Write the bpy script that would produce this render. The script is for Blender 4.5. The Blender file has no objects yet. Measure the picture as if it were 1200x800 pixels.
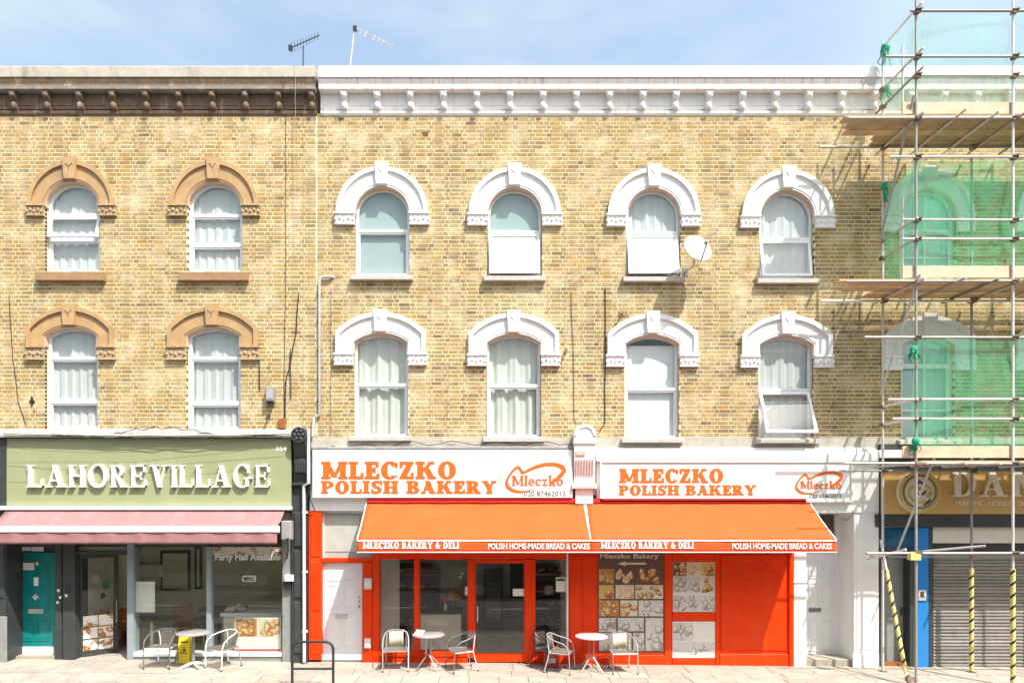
import bpy, math, random
from mathutils import Vector, Matrix
R = math.radians
rnd = random.Random(7)
sc = bpy.context.scene
col = sc.collection

# ------------------------------------------------------------------ camera
CAMY, CAMZ, F, VX, VY = -15.1, 3.72, 800.0, 575.0, 580.0      # focal length in photo pixels, vanishing point
cd = bpy.data.cameras.new('camera'); cam = bpy.data.objects.new('camera', cd); col.objects.link(cam)
cam.location = (0, CAMY, CAMZ); cam.rotation_euler = (R(90), 0, 0)
cd.sensor_width = 36; cd.lens = 24; cd.clip_end = 2000
cd.shift_x = (600 - VX) / 1200; cd.shift_y = (VY - 400) / 1200
sc.camera = cam
# ------------------------------------------------------------------ sky, sun, exposure
SUN = Vector((.85, -1.0, 1.9)).normalized()
EL = math.asin(SUN.z); ROT = math.atan2(SUN.x, SUN.y)
w = bpy.data.worlds.new('World'); sc.world = w; w.use_nodes = True
nt = w.node_tree; nt.nodes.clear()
out = nt.nodes.new('ShaderNodeOutputWorld'); bg = nt.nodes.new('ShaderNodeBackground')
sky = nt.nodes.new('ShaderNodeTexSky'); sky.sky_type = 'NISHITA'; sky.sun_disc = False
sky.sun_elevation = EL; sky.sun_rotation = ROT; sky.air_density = 1.0; sky.dust_density = 7.0; sky.ozone_density = 2.5
tc = nt.nodes.new('ShaderNodeTexCoord'); mp = nt.nodes.new('ShaderNodeMapping'); mp.inputs['Scale'].default_value = (1.2, 1.2, 3.5)
nz = nt.nodes.new('ShaderNodeTexNoise'); nz.inputs['Scale'].default_value = 2.6; nz.inputs['Detail'].default_value = 6; nz.inputs['Roughness'].default_value = .55
cr = nt.nodes.new('ShaderNodeValToRGB'); cr.color_ramp.elements[0].position = .36; cr.color_ramp.elements[0].color = (.30, .30, .30, 1)
cr.color_ramp.elements[1].position = .66; cr.color_ramp.elements[1].color = (.90, .90, .90, 1)
mx = nt.nodes.new('ShaderNodeMixRGB'); mx.inputs[2].default_value = (1.95, 2.45, 2.62, 1)
L = nt.links
L.new(tc.outputs['Generated'], mp.inputs[0]); L.new(mp.outputs[0], nz.inputs['Vector']); L.new(nz.outputs['Fac'], cr.inputs[0])
L.new(cr.outputs[0], mx.inputs[0]); L.new(sky.outputs[0], mx.inputs[1]); L.new(mx.outputs[0], bg.inputs[0])
bg.inputs[1].default_value = .135
L.new(bg.outputs[0], out.inputs[0])
sd = bpy.data.lights.new('sun', 'SUN'); sun = bpy.data.objects.new('sun', sd); col.objects.link(sun)
sd.energy = 2.6; sd.angle = R(.5); sd.color = (1, .955, .88)
sun.rotation_euler = SUN.to_track_quat('Z', 'Y').to_euler(); sun.location = (8, -9, 20)
vs = sc.view_settings; vs.view_transform = 'Standard'; vs.look = 'None'; vs.gamma = 1; vs.exposure = 1.47; vs.use_curve_mapping = False
sc.cycles.use_denoising = True; sc.cycles.transparent_max_bounces = 24; sc.cycles.max_bounces = 8

# ------------------------------------------------------------------ helpers
def PX(px, y=0.): return (px - VX) * (y - CAMY) / F
def PZ(py, y=0.): return CAMZ + (VY - py) * (y - CAMY) / F
def gz(x): return -.009 * x                                    # the street falls gently towards +x

WL = {}                                                        # world position of each object's origin
def empty(name, loc=(0, 0, 0), rz=0.):
    o = bpy.data.objects.new(name, None); col.objects.link(o); o.location = loc; o.rotation_euler.z = rz
    o.empty_display_size = .2; WL[o] = Vector(loc); return o
def tag(o, label, cat, group=None, kind=None):
    if label: o['label'] = label
    if cat: o['category'] = cat
    if group: o['group'] = group
    if kind: o['kind'] = kind
    return o

class MB:
    def __init__(s): s.v = []; s.f = []; s.c = []; s.T = None; s.col = None
    def add(s, vs, fs):
        n = len(s.v)
        if s.T: vs = [s.T(*p) for p in vs]
        s.v += [tuple(p) for p in vs]
        for f in fs:
            s.f.append(tuple(i + n for i in f)); s.c.append(s.col)
        return s
    def box(s, x0, x1, y0, y1, z0, z1):
        if x0 > x1: x0, x1 = x1, x0
        if y0 > y1: y0, y1 = y1, y0
        if z0 > z1: z0, z1 = z1, z0
        return s.add([(x0, y0, z0), (x1, y0, z0), (x1, y1, z0), (x0, y1, z0), (x0, y0, z1), (x1, y0, z1), (x1, y1, z1), (x0, y1, z1)],
                     [(0, 1, 5, 4), (1, 2, 6, 5), (2, 3, 7, 6), (3, 0, 4, 7), (4, 5, 6, 7), (3, 2, 1, 0)])
    def bev(s, x0, x1, y0, y1, z0, z1, b=.01):                 # box with its front edges chamfered
        return s.add([(x0, y1, z0), (x1, y1, z0), (x1, y1, z1), (x0, y1, z1),
                      (x0, y0 + b, z0), (x1, y0 + b, z0), (x1, y0 + b, z1), (x0, y0 + b, z1),
                      (x0 + b, y0, z0 + b), (x1 - b, y0, z0 + b), (x1 - b, y0, z1 - b), (x0 + b, y0, z1 - b)],
                     [(8, 9, 10, 11), (4, 5, 9, 8), (5, 6, 10, 9), (6, 7, 11, 10), (7, 4, 8, 11),
                      (0, 1, 5, 4), (1, 2, 6, 5), (2, 3, 7, 6), (3, 0, 4, 7), (3, 2, 1, 0)])
    def px(s, a, b, c, d, y0, y1, bev=0.):                     # photo rectangle a..b, c..d, its front at depth y0
        x0, x1, z0, z1 = PX(a, y0), PX(b, y0), PZ(d, y0), PZ(c, y0)
        return s.bev(x0, x1, y0, y1, z0, z1, bev) if bev else s.box(x0, x1, y0, y1, z0, z1)
    def prism(s, poly, y0, y1):                                # xz polygon
        n = len(poly)
        a = sum(poly[i][0] * poly[(i + 1) % n][1] - poly[(i + 1) % n][0] * poly[i][1] for i in range(n))
        if a < 0: poly = poly[::-1]
        return s.add([(x, y0, z) for x, z in poly] + [(x, y1, z) for x, z in poly],
                     [tuple(range(n)), tuple(range(2 * n - 1, n - 1, -1))] + [(i, n + i, n + (i + 1) % n, (i + 1) % n) for i in range(n)])
    def yz(s, poly, x0, x1):                                   # yz polygon extruded along x
        n = len(poly)
        return s.add([(x0, y, z) for y, z in poly] + [(x1, y, z) for y, z in poly],
                     [tuple(range(n)), tuple(range(2 * n - 1, n - 1, -1))] + [(i, n + i, n + (i + 1) % n, (i + 1) % n) for i in range(n)])
    def strip(s, A, B, y0, y1, closed=False):                  # ring between two xz outlines
        n = len(A); m = n if closed else n - 1
        vs = [(x, y0, z) for x, z in A] + [(x, y0, z) for x, z in B] + [(x, y1, z) for x, z in A] + [(x, y1, z) for x, z in B]
        fs = []
        for i in range(m):
            j = (i + 1) % n
            fs += [(i, j, n + j, n + i), (2 * n + i, 3 * n + i, 3 * n + j, 2 * n + j), (i, 2 * n + i, 2 * n + j, j), (n + i, n + j, 3 * n + j, 3 * n + i)]
        if not closed: fs += [(0, n, 3 * n, 2 * n), (n - 1, 3 * n - 1, 4 * n - 1, 2 * n - 1)]
        return s.add(vs, fs)
    def tube(s, pts, r, n=8, r2=None):
        pts = [Vector(p) for p in pts]; vs = []; fs = []; m = len(pts); u = None
        for i, p in enumerate(pts):
            d = (pts[min(i + 1, m - 1)] - pts[max(i - 1, 0)]).normalized()
            if u is None: u = d.orthogonal().normalized()
            else: u = (u - d * u.dot(d)).normalized()
            v = d.cross(u); rr = r if r2 is None else r + (r2 - r) * i / (m - 1)
            vs += [p + (u * math.cos(2 * math.pi * k / n) + v * math.sin(2 * math.pi * k / n)) * rr for k in range(n)]
        for i in range(m - 1):
            for k in range(n):
                fs.append((i * n + k, i * n + (k + 1) % n, (i + 1) * n + (k + 1) % n, (i + 1) * n + k))
        fs += [tuple(range(n - 1, -1, -1)), tuple((m - 1) * n + k for k in range(n))]
        return s.add(vs, fs)
    def lathe(s, prof, c=(0, 0, 0), n=20):                     # (r, z) profile about the vertical axis
        vs = []; fs = []; m = len(prof)
        for r, z in prof:
            vs += [(c[0] + r * math.cos(2 * math.pi * k / n), c[1] + r * math.sin(2 * math.pi * k / n), c[2] + z) for k in range(n)]
        for i in range(m - 1):
            for k in range(n): fs.append((i * n + k, i * n + (k + 1) % n, (i + 1) * n + (k + 1) % n, (i + 1) * n + k))
        fs += [tuple(range(n - 1, -1, -1)), tuple((m - 1) * n + k for k in range(n))]
        return s.add(vs, fs)
    def ball(s, c, rx, ry, rz, n=12, m=8):
        vs = []; fs = []
        for i in range(m + 1):
            a = math.pi * (i + .02 if i == 0 else i - .02 if i == m else i) / m
            for k in range(n):
                b = 2 * math.pi * k / n
                vs.append((c[0] + rx * math.sin(a) * math.cos(b), c[1] + ry * math.sin(a) * math.sin(b), c[2] + rz * math.cos(a)))
        for i in range(m):
            for k in range(n): fs.append((i * n + k, (i + 1) * n + k, (i + 1) * n + (k + 1) % n, i * n + (k + 1) % n))
        return s.add(vs, fs)
    def mesh(s, name, mat, ctr=None):
        if ctr is None:
            lo = [min(p[i] for p in s.v) for i in range(3)]; hi = [max(p[i] for p in s.v) for i in range(3)]
            ctr = Vector([(a + b) / 2 for a, b in zip(lo, hi)])
        me = bpy.data.meshes.new(name); me.from_pydata([(p[0] - ctr[0], p[1] - ctr[1], p[2] - ctr[2]) for p in s.v], [], s.f); me.update()
        if any(c is not None for c in s.c):
            at = me.color_attributes.new('bc', 'FLOAT_COLOR', 'CORNER'); buf = []
            for p, c in zip(me.polygons, s.c): buf += list(c) * p.loop_total
            at.data.foreach_set('color', buf)
        if mat: me.materials.append(mat)
        return me, ctr
    def build(s, name, mat, parent=None, smooth=False, local=False, kind=None, label=None):
        me, c = s.mesh(name, mat)
        if smooth:
            me.polygons.foreach_set('use_smooth', [True] * len(me.polygons)); me.update()
            try: me.set_sharp_from_angle(angle=R(40))
            except Exception: pass
        o = bpy.data.objects.new(name, me); col.objects.link(o)
        return put(o, c, parent, local, kind, label)
def put(o, c, parent=None, local=False, kind=None, label=None):
    o.parent = parent; c = Vector(c)
    if parent is None: o.location = c; WL[o] = c
    elif local:                                                # vertices were given in the thing's own frame
        base = WL[parent] if parent.parent else Vector((0, 0, 0))
        o.location = c - base; WL[o] = c
    else: o.location = c - WL[parent]; WL[o] = c
    if kind: o['kind'] = kind
    if label: o['label'] = label
    return o

# ------------------------------------------------------------------ materials
def mat(name, c, rough=.6, ovar=0., metal=0., var=.10, scale=6., bump=.0, bscale=60., spec=.5, trans=0., stain=None, coat=0.):
    m = bpy.data.materials.new(name); m.use_nodes = True; t = m.node_tree; N = t.nodes; b = N['Principled BSDF']; k = t.links
    b.inputs['Roughness'].default_value = rough; b.inputs['Metallic'].default_value = metal
    b.inputs['Specular IOR Level'].default_value = spec; b.inputs['Coat Weight'].default_value = coat
    g = N.new('ShaderNodeNewGeometry'); n1 = N.new('ShaderNodeTexNoise'); n1.inputs['Scale'].default_value = scale; n1.inputs['Detail'].default_value = 6
    n1.inputs['Roughness'].default_value = .6
    k.new(g.outputs['Position'], n1.inputs['Vector'])
    mr = N.new('ShaderNodeMapRange'); mr.inputs[1].default_value = .3; mr.inputs[2].default_value = .7; mr.inputs[3].default_value = 1 - var; mr.inputs[4].default_value = 1 + var
    k.new(n1.outputs['Fac'], mr.inputs[0])
    mul = N.new('ShaderNodeVectorMath'); mul.operation = 'SCALE'; mul.inputs[0].default_value = c[:3]; k.new(mr.outputs[0], mul.inputs['Scale'])
    src = mul.outputs[0]
    if ovar:
        oi = N.new('ShaderNodeObjectInfo'); om = N.new('ShaderNodeMapRange'); om.inputs[3].default_value = 1 - ovar; om.inputs[4].default_value = 1 + ovar; k.new(oi.outputs['Random'], om.inputs[0])
        m0 = N.new('ShaderNodeVectorMath'); m0.operation = 'SCALE'; k.new(src, m0.inputs[0]); k.new(om.outputs[0], m0.inputs['Scale']); src = m0.outputs[0]
    if stain:                                                   # (colour, scale, from, to, xstretch, zstretch)
        sc_, s_, a_, b_, sx, sz = stain
        mp_ = N.new('ShaderNodeMapping'); mp_.inputs['Scale'].default_value = (sx, 1, sz); k.new(g.outputs['Position'], mp_.inputs[0])
        n2 = N.new('ShaderNodeTexNoise'); n2.inputs['Scale'].default_value = s_; n2.inputs['Detail'].default_value = 8; n2.inputs['Roughness'].default_value = .65
        k.new(mp_.outputs[0], n2.inputs['Vector'])
        r2 = N.new('ShaderNodeMapRange'); r2.inputs[1].default_value = a_; r2.inputs[2].default_value = b_; k.new(n2.outputs['Fac'], r2.inputs[0])
        mi = N.new('ShaderNodeMixRGB'); mi.inputs[2].default_value = (*sc_, 1); k.new(r2.outputs[0], mi.inputs[0]); k.new(src, mi.inputs[1]); src = mi.outputs[0]
    k.new(src, b.inputs['Base Color'])
    rr = N.new('ShaderNodeMapRange'); rr.inputs[3].default_value = max(.02, rough - .08); rr.inputs[4].default_value = min(1, rough + .08)
    k.new(n1.outputs['Fac'], rr.inputs[0]); k.new(rr.outputs[0], b.inputs['Roughness'])
    if bump:
        n3 = N.new('ShaderNodeTexNoise'); n3.inputs['Scale'].default_value = bscale; n3.inputs['Detail'].default_value = 4; k.new(g.outputs['Position'], n3.inputs['Vector'])
        bm = N.new('ShaderNodeBump'); bm.inputs['Strength'].default_value = bump; bm.inputs['Distance'].default_value = .02
        k.new(n3.outputs['Fac'], bm.inputs['Height']); k.new(bm.outputs[0], b.inputs['Normal'])
    if trans:
        tl = N.new('ShaderNodeBsdfTranslucent'); k.new(src, tl.inputs[0]); ms = N.new('ShaderNodeMixShader'); ms.inputs[0].default_value = trans
        k.new(b.outputs[0], ms.inputs[1]); k.new(tl.outputs[0], ms.inputs[2]); k.new(ms.outputs[0], N['Material Output'].inputs[0])
    return m
def glass_mat(name, tint=(.92, .95, .94), ior=1.7):
    m = bpy.data.materials.new(name); m.use_nodes = True; t = m.node_tree; N = t.nodes; k = t.links; N.remove(N['Principled BSDF'])
    tr = N.new('ShaderNodeBsdfTransparent'); tr.inputs[0].default_value = (*tint, 1); gl = N.new('ShaderNodeBsdfGlossy'); gl.inputs['Roughness'].default_value = .004
    fr = N.new('ShaderNodeFresnel'); fr.inputs[0].default_value = ior; ms = N.new('ShaderNodeMixShader')
    g = N.new('ShaderNodeNewGeometry'); n = N.new('ShaderNodeTexNoise'); n.inputs['Scale'].default_value = .9; n.inputs['Detail'].default_value = 1; k.new(g.outputs['Position'], n.inputs['Vector'])
    b = N.new('ShaderNodeBump'); b.inputs['Strength'].default_value = .05; b.inputs['Distance'].default_value = .05; k.new(n.outputs['Fac'], b.inputs['Height']); k.new(b.outputs[0], gl.inputs['Normal'])
    iv = N.new('ShaderNodeMath'); iv.operation = 'SUBTRACT'; iv.inputs[0].default_value = 1; k.new(g.outputs['Backfacing'], iv.inputs[1])
    mf = N.new('ShaderNodeMath'); mf.operation = 'MULTIPLY'; k.new(fr.outputs[0], mf.inputs[0]); k.new(iv.outputs[0], mf.inputs[1])
    k.new(mf.outputs[0], ms.inputs[0]); k.new(tr.outputs[0], ms.inputs[1]); k.new(gl.outputs[0], ms.inputs[2]); k.new(ms.outputs[0], N['Material Output'].inputs[0])
    return m
def net_mat(name, c, op):
    m = bpy.data.materials.new(name); m.use_nodes = True; t = m.node_tree; N = t.nodes; k = t.links; N.remove(N['Principled BSDF'])
    tr = N.new('ShaderNodeBsdfTransparent'); di = N.new('ShaderNodeBsdfDiffuse'); tl = N.new('ShaderNodeBsdfTranslucent')
    di.inputs[0].default_value = (*c, 1); tl.inputs[0].default_value = (*c, 1)
    g = N.new('ShaderNodeNewGeometry'); mq = N.new('ShaderNodeMapping'); mq.inputs['Rotation'].default_value = (0, .5, 0); mq.inputs['Scale'].default_value = (2.6, 1, .6); k.new(g.outputs['Position'], mq.inputs[0])
    n = N.new('ShaderNodeTexNoise'); n.inputs['Scale'].default_value = 1.7; n.inputs['Detail'].default_value = 7; n.inputs['Distortion'].default_value = .8; k.new(mq.outputs[0], n.inputs['Vector'])
    r = N.new('ShaderNodeMapRange'); r.inputs[1].default_value = .3; r.inputs[2].default_value = .7; r.inputs[3].default_value = op - .16; r.inputs[4].default_value = op + .16; k.new(n.outputs['Fac'], r.inputs[0])
    a = N.new('ShaderNodeMixShader'); a.inputs[0].default_value = .5; k.new(di.outputs[0], a.inputs[1]); k.new(tl.outputs[0], a.inputs[2])
    b = N.new('ShaderNodeMixShader'); k.new(r.outputs[0], b.inputs[0]); k.new(tr.outputs[0], b.inputs[1]); k.new(a.outputs[0], b.inputs[2]); k.new(b.outputs[0], N['Material Output'].inputs[0])
    return m
def brick_mat(name):
    m = bpy.data.materials.new(name); m.use_nodes = True; t = m.node_tree; N = t.nodes; b = N['Principled BSDF']; k = t.links
    at = N.new('ShaderNodeAttribute'); at.attribute_name = 'bc'; g = N.new('ShaderNodeNewGeometry')
    n1 = N.new('ShaderNodeTexNoise'); n1.inputs['Scale'].default_value = 17; n1.inputs['Detail'].default_value = 8; n1.inputs['Roughness'].default_value = .7; k.new(g.outputs['Position'], n1.inputs['Vector'])
    r1 = N.new('ShaderNodeMapRange'); r1.inputs[1].default_value = .3; r1.inputs[2].default_value = .7; r1.inputs[3].default_value = .66; r1.inputs[4].default_value = 1.28; k.new(n1.outputs['Fac'], r1.inputs[0])
    mu = N.new('ShaderNodeVectorMath'); mu.operation = 'SCALE'; k.new(at.outputs['Color'], mu.inputs[0]); k.new(r1.outputs[0], mu.inputs['Scale'])
    n2 = N.new('ShaderNodeTexNoise'); n2.inputs['Scale'].default_value = 1.5; n2.inputs['Detail'].default_value = 11; n2.inputs['Roughness'].default_value = .74; k.new(g.outputs['Position'], n2.inputs['Vector'])
    r2 = N.new('ShaderNodeMapRange'); r2.inputs[1].default_value = .48; r2.inputs[2].default_value = .66; r2.inputs[4].default_value = .72; k.new(n2.outputs['Fac'], r2.inputs[0])
    mi = N.new('ShaderNodeMixRGB'); mi.inputs[2].default_value = (.70, .585, .385, 1); k.new(r2.outputs[0], mi.inputs[0]); k.new(mu.outputs[0], mi.inputs[1])
    mp3 = N.new('ShaderNodeMapping'); mp3.inputs['Scale'].default_value = (1.5, 1, .35); k.new(g.outputs['Position'], mp3.inputs[0])
    n3 = N.new('ShaderNodeTexNoise'); n3.inputs['Scale'].default_value = 1.1; n3.inputs['Detail'].default_value = 9; n3.inputs['Roughness'].default_value = .7; k.new(mp3.outputs[0], n3.inputs['Vector'])
    r3 = N.new('ShaderNodeMapRange'); r3.inputs[1].default_value = .50; r3.inputs[2].default_value = .70; r3.inputs[4].default_value = .42; k.new(n3.outputs['Fac'], r3.inputs[0])
    mi3 = N.new('ShaderNodeMixRGB'); mi3.blend_type = 'MULTIPLY'; mi3.inputs[2].default_value = (.55, .50, .44, 1); k.new(r3.outputs[0], mi3.inputs[0]); k.new(mi.outputs[0], mi3.inputs[1])
    k.new(mi3.outputs[0], b.inputs['Base Color']); b.inputs['Roughness'].default_value = .92; b.inputs['Specular IOR Level'].default_value = .2
    bm = N.new('ShaderNodeBump'); bm.inputs['Strength'].default_value = .5; bm.inputs['Distance'].default_value = .01; k.new(n1.outputs['Fac'], bm.inputs['Height']); k.new(bm.outputs[0], b.inputs['Normal'])
    return m
def photo_mat(name, cols, scale):                              # printed food pictures: blobs of pastry colour, different on each tile
    m = bpy.data.materials.new(name); m.use_nodes = True; t = m.node_tree; N = t.nodes; b = N['Principled BSDF']; k = t.links
    oi = N.new('ShaderNodeObjectInfo'); g = N.new('ShaderNodeNewGeometry'); ad = N.new('ShaderNodeVectorMath'); ad.operation = 'ADD'
    co = N.new('ShaderNodeCombineXYZ'); mu = N.new('ShaderNodeMath'); mu.operation = 'MULTIPLY'; mu.inputs[1].default_value = 97
    k.new(oi.outputs['Random'], mu.inputs[0]); k.new(mu.outputs[0], co.inputs[1]); k.new(g.outputs['Position'], ad.inputs[0]); k.new(co.outputs[0], ad.inputs[1])
    n0 = N.new('ShaderNodeTexNoise'); n0.inputs['Scale'].default_value = scale * .8; n0.inputs['Detail'].default_value = 3; k.new(ad.outputs[0], n0.inputs['Vector'])
    a2 = N.new('ShaderNodeMixRGB'); a2.inputs[0].default_value = .16; k.new(ad.outputs[0], a2.inputs[1]); k.new(n0.outputs['Color'], a2.inputs[2])
    v = N.new('ShaderNodeTexVoronoi'); v.feature = 'SMOOTH_F1'; v.inputs['Scale'].default_value = scale; v.inputs['Smoothness'].default_value = .3; k.new(a2.outputs[0], v.inputs['Vector'])
    n1 = N.new('ShaderNodeTexNoise'); n1.inputs['Scale'].default_value = scale * 2.4; n1.inputs['Detail'].default_value = 8; k.new(ad.outputs[0], n1.inputs['Vector'])
    m2 = N.new('ShaderNodeMath'); m2.operation = 'MULTIPLY_ADD'; m2.inputs[1].default_value = 1.0; k.new(n1.outputs['Fac'], m2.inputs[0]); k.new(v.outputs['Distance'], m2.inputs[2])
    r = N.new('ShaderNodeValToRGB'); e = r.color_ramp.elements
    while len(e) < len(cols): e.new(.5)
    for i, c in enumerate(cols): e[i].position = .52 + .50 * i / (len(cols) - 1); e[i].color = (*c, 1)
    k.new(m2.outputs[0], r.inputs[0])
    hs = N.new('ShaderNodeHueSaturation'); mr = N.new('ShaderNodeMapRange'); mr.inputs[3].default_value = .8; mr.inputs[4].default_value = 1.25; k.new(oi.outputs['Random'], mr.inputs[0])
    k.new(mr.outputs[0], hs.inputs['Value']); k.new(r.outputs[0], hs.inputs['Color']); k.new(hs.outputs[0], b.inputs['Base Color']); b.inputs['Roughness'].default_value = .3
    return m

M = {}
M['brick'] = brick_mat('stock_brick')
M['mortar'] = mat('mortar', (.86, .73, .49), .95, var=.14, scale=9, bump=.4, bscale=120, stain=((.50, .39, .24), 2.4, .50, .72, 1, .7))
M['white'] = mat('white_masonry_paint', (.80, .79, .77), .65, var=.04, scale=3, bump=.15, stain=((.55, .52, .47), 2.2, .60, .85, 1.6, .5))
M['frame'] = mat('white_plastic', (.80, .81, .82), .35, var=.03)
M['parapet'] = mat('weathered_render', (.46, .42, .35), .85, var=.12, scale=4, bump=.5, stain=((.26, .22, .165), 2.0, .53, .75, 1.5, .5))
M['cornice'] = mat('white_cornice_paint', (.84, .82, .80), .7, var=.05, scale=5, bump=.25, stain=((.52, .46, .40), 1.6, .55, .78, 5, .5))
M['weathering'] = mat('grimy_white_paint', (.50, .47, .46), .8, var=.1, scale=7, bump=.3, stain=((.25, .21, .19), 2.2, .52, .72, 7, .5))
M['sooty'] = mat('sooty_brown_stone', (.165, .115, .072), .8, var=.25, scale=6, bump=.6, bscale=30, stain=((.40, .33, .24), 2.6, .56, .74, 2.5, .8))
M['buff'] = mat('buff_painted_stone', (.45, .285, .135), .7, var=.14, scale=5, bump=.25, stain=((.30, .21, .125), 3.2, .52, .76, 1, .6))
M['buffsill'] = mat('dull_buff_sill', (.33, .20, .10), .8, var=.15, scale=6, bump=.3)
M['carved'] = mat('carved_buff_stone', (.46, .33, .19), .8, var=.35, scale=22, bump=1., bscale=45)
M['sillstone'] = mat('pale_painted_sill', (.50, .47, .43), .8, var=.1, scale=8, bump=.3, stain=((.34, .28, .23), 3, .55, .75, 1, 1))
M['peach'] = mat('peach_soffit', (.62, .45, .33), .75, var=.1, scale=9, bump=.3, bscale=40)
M['glass'] = glass_mat('window_glass', (.965, .985, .985), 1.75)
M['shopglass'] = glass_mat('shop_glass', (.95, .97, .95), 2.0)
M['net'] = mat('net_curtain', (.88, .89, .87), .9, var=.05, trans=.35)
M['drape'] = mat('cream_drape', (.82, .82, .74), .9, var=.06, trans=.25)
M['blind'] = mat('teal_grey_blind', (.35, .43, .42), .7, var=.05, scale=2)  # blind colour, also used for one pane's sky reflection
M['paleblue'] = mat('pale_blue_blind', (.60, .68, .72), .7, var=.08, scale=2)  # sky reflection put into colour, for panes behind the netting
M['board'] = mat('white_board', (.78, .79, .78), .6, var=.03)
M['room'] = mat('room_plaster', (.70, .69, .65), .9, var=.1)
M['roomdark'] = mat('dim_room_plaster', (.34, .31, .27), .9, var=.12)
M['green'] = mat('olive_sign_panel', (.325, .345, .19), .45, var=.04, scale=2, stain=((.38, .39, .24), 2.5, .60, .85, 1, .4))
M['pink'] = mat('faded_pink_canvas', (.39, .185, .185), .9, var=.08, scale=5, bump=.3, bscale=25, trans=.12, stain=((.44, .25, .24), 1.6, .5, .8, 3, 1))
M['orange'] = mat('orange_canvas', (.74, .095, .012), .85, var=.05, scale=3, bump=.25, bscale=18, trans=.05, stain=((.72, .12, .022), 1.4, .52, .85, 1, 2.5))
M['red'] = mat('orange_red_gloss_paint', (.80, .044, .0015), .42, var=.07, scale=2.5, bump=.05, bscale=20, spec=.22, stain=((.70, .075, .012), 2.2, .50, .80, 1, .35))
M['lettero'] = mat('orange_vinyl', (.70, .13, .010), .5, var=.03)
M['letterw'] = mat('white_vinyl', (.82, .81, .78), .5, var=.03)
M['grey'] = mat('grey_vinyl', (.12, .13, .14), .5, var=.03)
M['signw'] = mat('white_sign_panel', (.81, .80, .78), .4, var=.025, scale=2)
M['dark'] = mat('charcoal_paint', (.042, .046, .046), .5, var=.18, scale=8, bump=.2, stain=((.12, .12, .11), 3.5, .62, .78, 1, .5))
M['midgrey'] = mat('grey_paint', (.25, .26, .25), .55, var=.12, scale=8, stain=((.13, .13, .12), 3, .58, .78, 1, .5))
M['bluegrey'] = mat('blue_grey_frame', (.27, .31, .34), .45, var=.1)
M['teal'] = mat('teal_gloss_door', (.004, .205, .205), .3, var=.06, coat=.15)
M['doorw'] = mat('white_door_paint', (.74, .75, .77), .45, var=.03)
M['cream'] = mat('cream_panel', (.72, .67, .55), .6, var=.06)
M['wood'] = mat('brown_wood', (.30, .105, .025), .45, var=.2, scale=12)
M['darkwood'] = mat('dark_wood', (.10, .045, .025), .45, var=.2, scale=10)
M['alu'] = mat('aluminium_tube', (.72, .72, .71), .32, .85, var=.06)
M['steel'] = mat('dull_steel', (.40, .40, .39), .42, .7, var=.1)
M['black'] = mat('black_metal', (.025, .025, .026), .45, .2, var=.15)
M['cable'] = mat('black_cable', (.03, .028, .026), .7, var=.1)
M['galv'] = mat('galvanised_tube', (.47, .455, .43), .48, .55, var=.16, scale=5, stain=((.24, .15, .09), 5, .60, .74, 1, 1))
M['coupler'] = mat('rusty_coupler', (.20, .14, .10), .65, .5, var=.3, scale=20)
M['plank'] = mat('scaffold_board', (.56, .40, .235), .85, ovar=.22, var=.22, scale=3.5, bump=.4, bscale=30, stain=((.27, .19, .12), 3.0, .50, .74, .5, 6))
M['toe'] = mat('pale_toe_board', (.64, .49, .345), .85, var=.12, scale=4, bump=.3, bscale=30, stain=((.46, .30, .16), 2.5, .55, .8, .4, 5))
M['netting'] = net_mat('green_debris_netting', (.13, .70, .37), .37)
M['nettop'] = net_mat('pale_debris_netting', (.36, .78, .60), .22)
M['netrag'] = mat('bunched_green_net', (.02, .33, .18), .9, var=.2, scale=30)
M['yellow'] = mat('yellow_foam_sleeve', (.70, .60, .20), .75, var=.07)
M['signyellow'] = mat('bright_yellow_plastic', (.88, .68, .03), .5, var=.05)
M['tape'] = mat('black_tape', (.02, .02, .02), .5, var=.1)
M['tan'] = mat('tan_sign_panel', (.58, .36, .12), .5, var=.05)
M['goldl'] = mat('champagne_letters', (.86, .80, .66), .4, var=.05)
M['gold'] = mat('gold_rim', (.55, .42, .10), .35, .6, var=.1)
M['shutter'] = mat('grey_roller_shutter', (.235, .215, .19), .5, .2, var=.12, scale=5, stain=((.13, .12, .11), 3, .55, .8, 1, .4))
M['blue'] = mat('blue_panel', (.02, .21, .56), .35, var=.06)
M['blueglass'] = mat('blue_tinted_panel', (.015, .10, .20), .15, var=.2, scale=3)
M['slab'] = mat('paving_slab', (.37, .335, .28), .9, ovar=.09, var=.10, scale=2.2, bump=.35, bscale=90, stain=((.27, .24, .20), 3.2, .50, .76, 1, 1))
M['joint'] = mat('paving_joint', (.13, .115, .095), .95, var=.2, scale=14)
M['asphalt'] = mat('asphalt', (.095, .093, .09), .9, var=.2, scale=20, bump=.5, bscale=160)
M['kerb'] = mat('granite_kerb', (.33, .32, .30), .85, var=.15, scale=30)
M['paint'] = mat('road_paint', (.70, .68, .62), .7, var=.1)
M['dish'] = mat('grey_dish_metal', (.36, .355, .335), .5, .1, var=.08, scale=8)
M['lead'] = mat('lead_flashing', (.34, .33, .31), .65, .2, var=.15, scale=8, stain=((.60, .57, .52), 3, .52, .75, 1, 1))
M['pvcpipe'] = mat('grey_pipe', (.46, .45, .42), .6, var=.15)
M['rust'] = mat('rusty_iron', (.16, .07, .03), .85, var=.3, scale=20)
M['warm'] = photo_mat('pastry_prints', [(.66, .46, .22), (.72, .54, .30), (.50, .25, .08), (.24, .11, .04), (.58, .40, .20), (.14, .07, .03)], 4.6)
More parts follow.
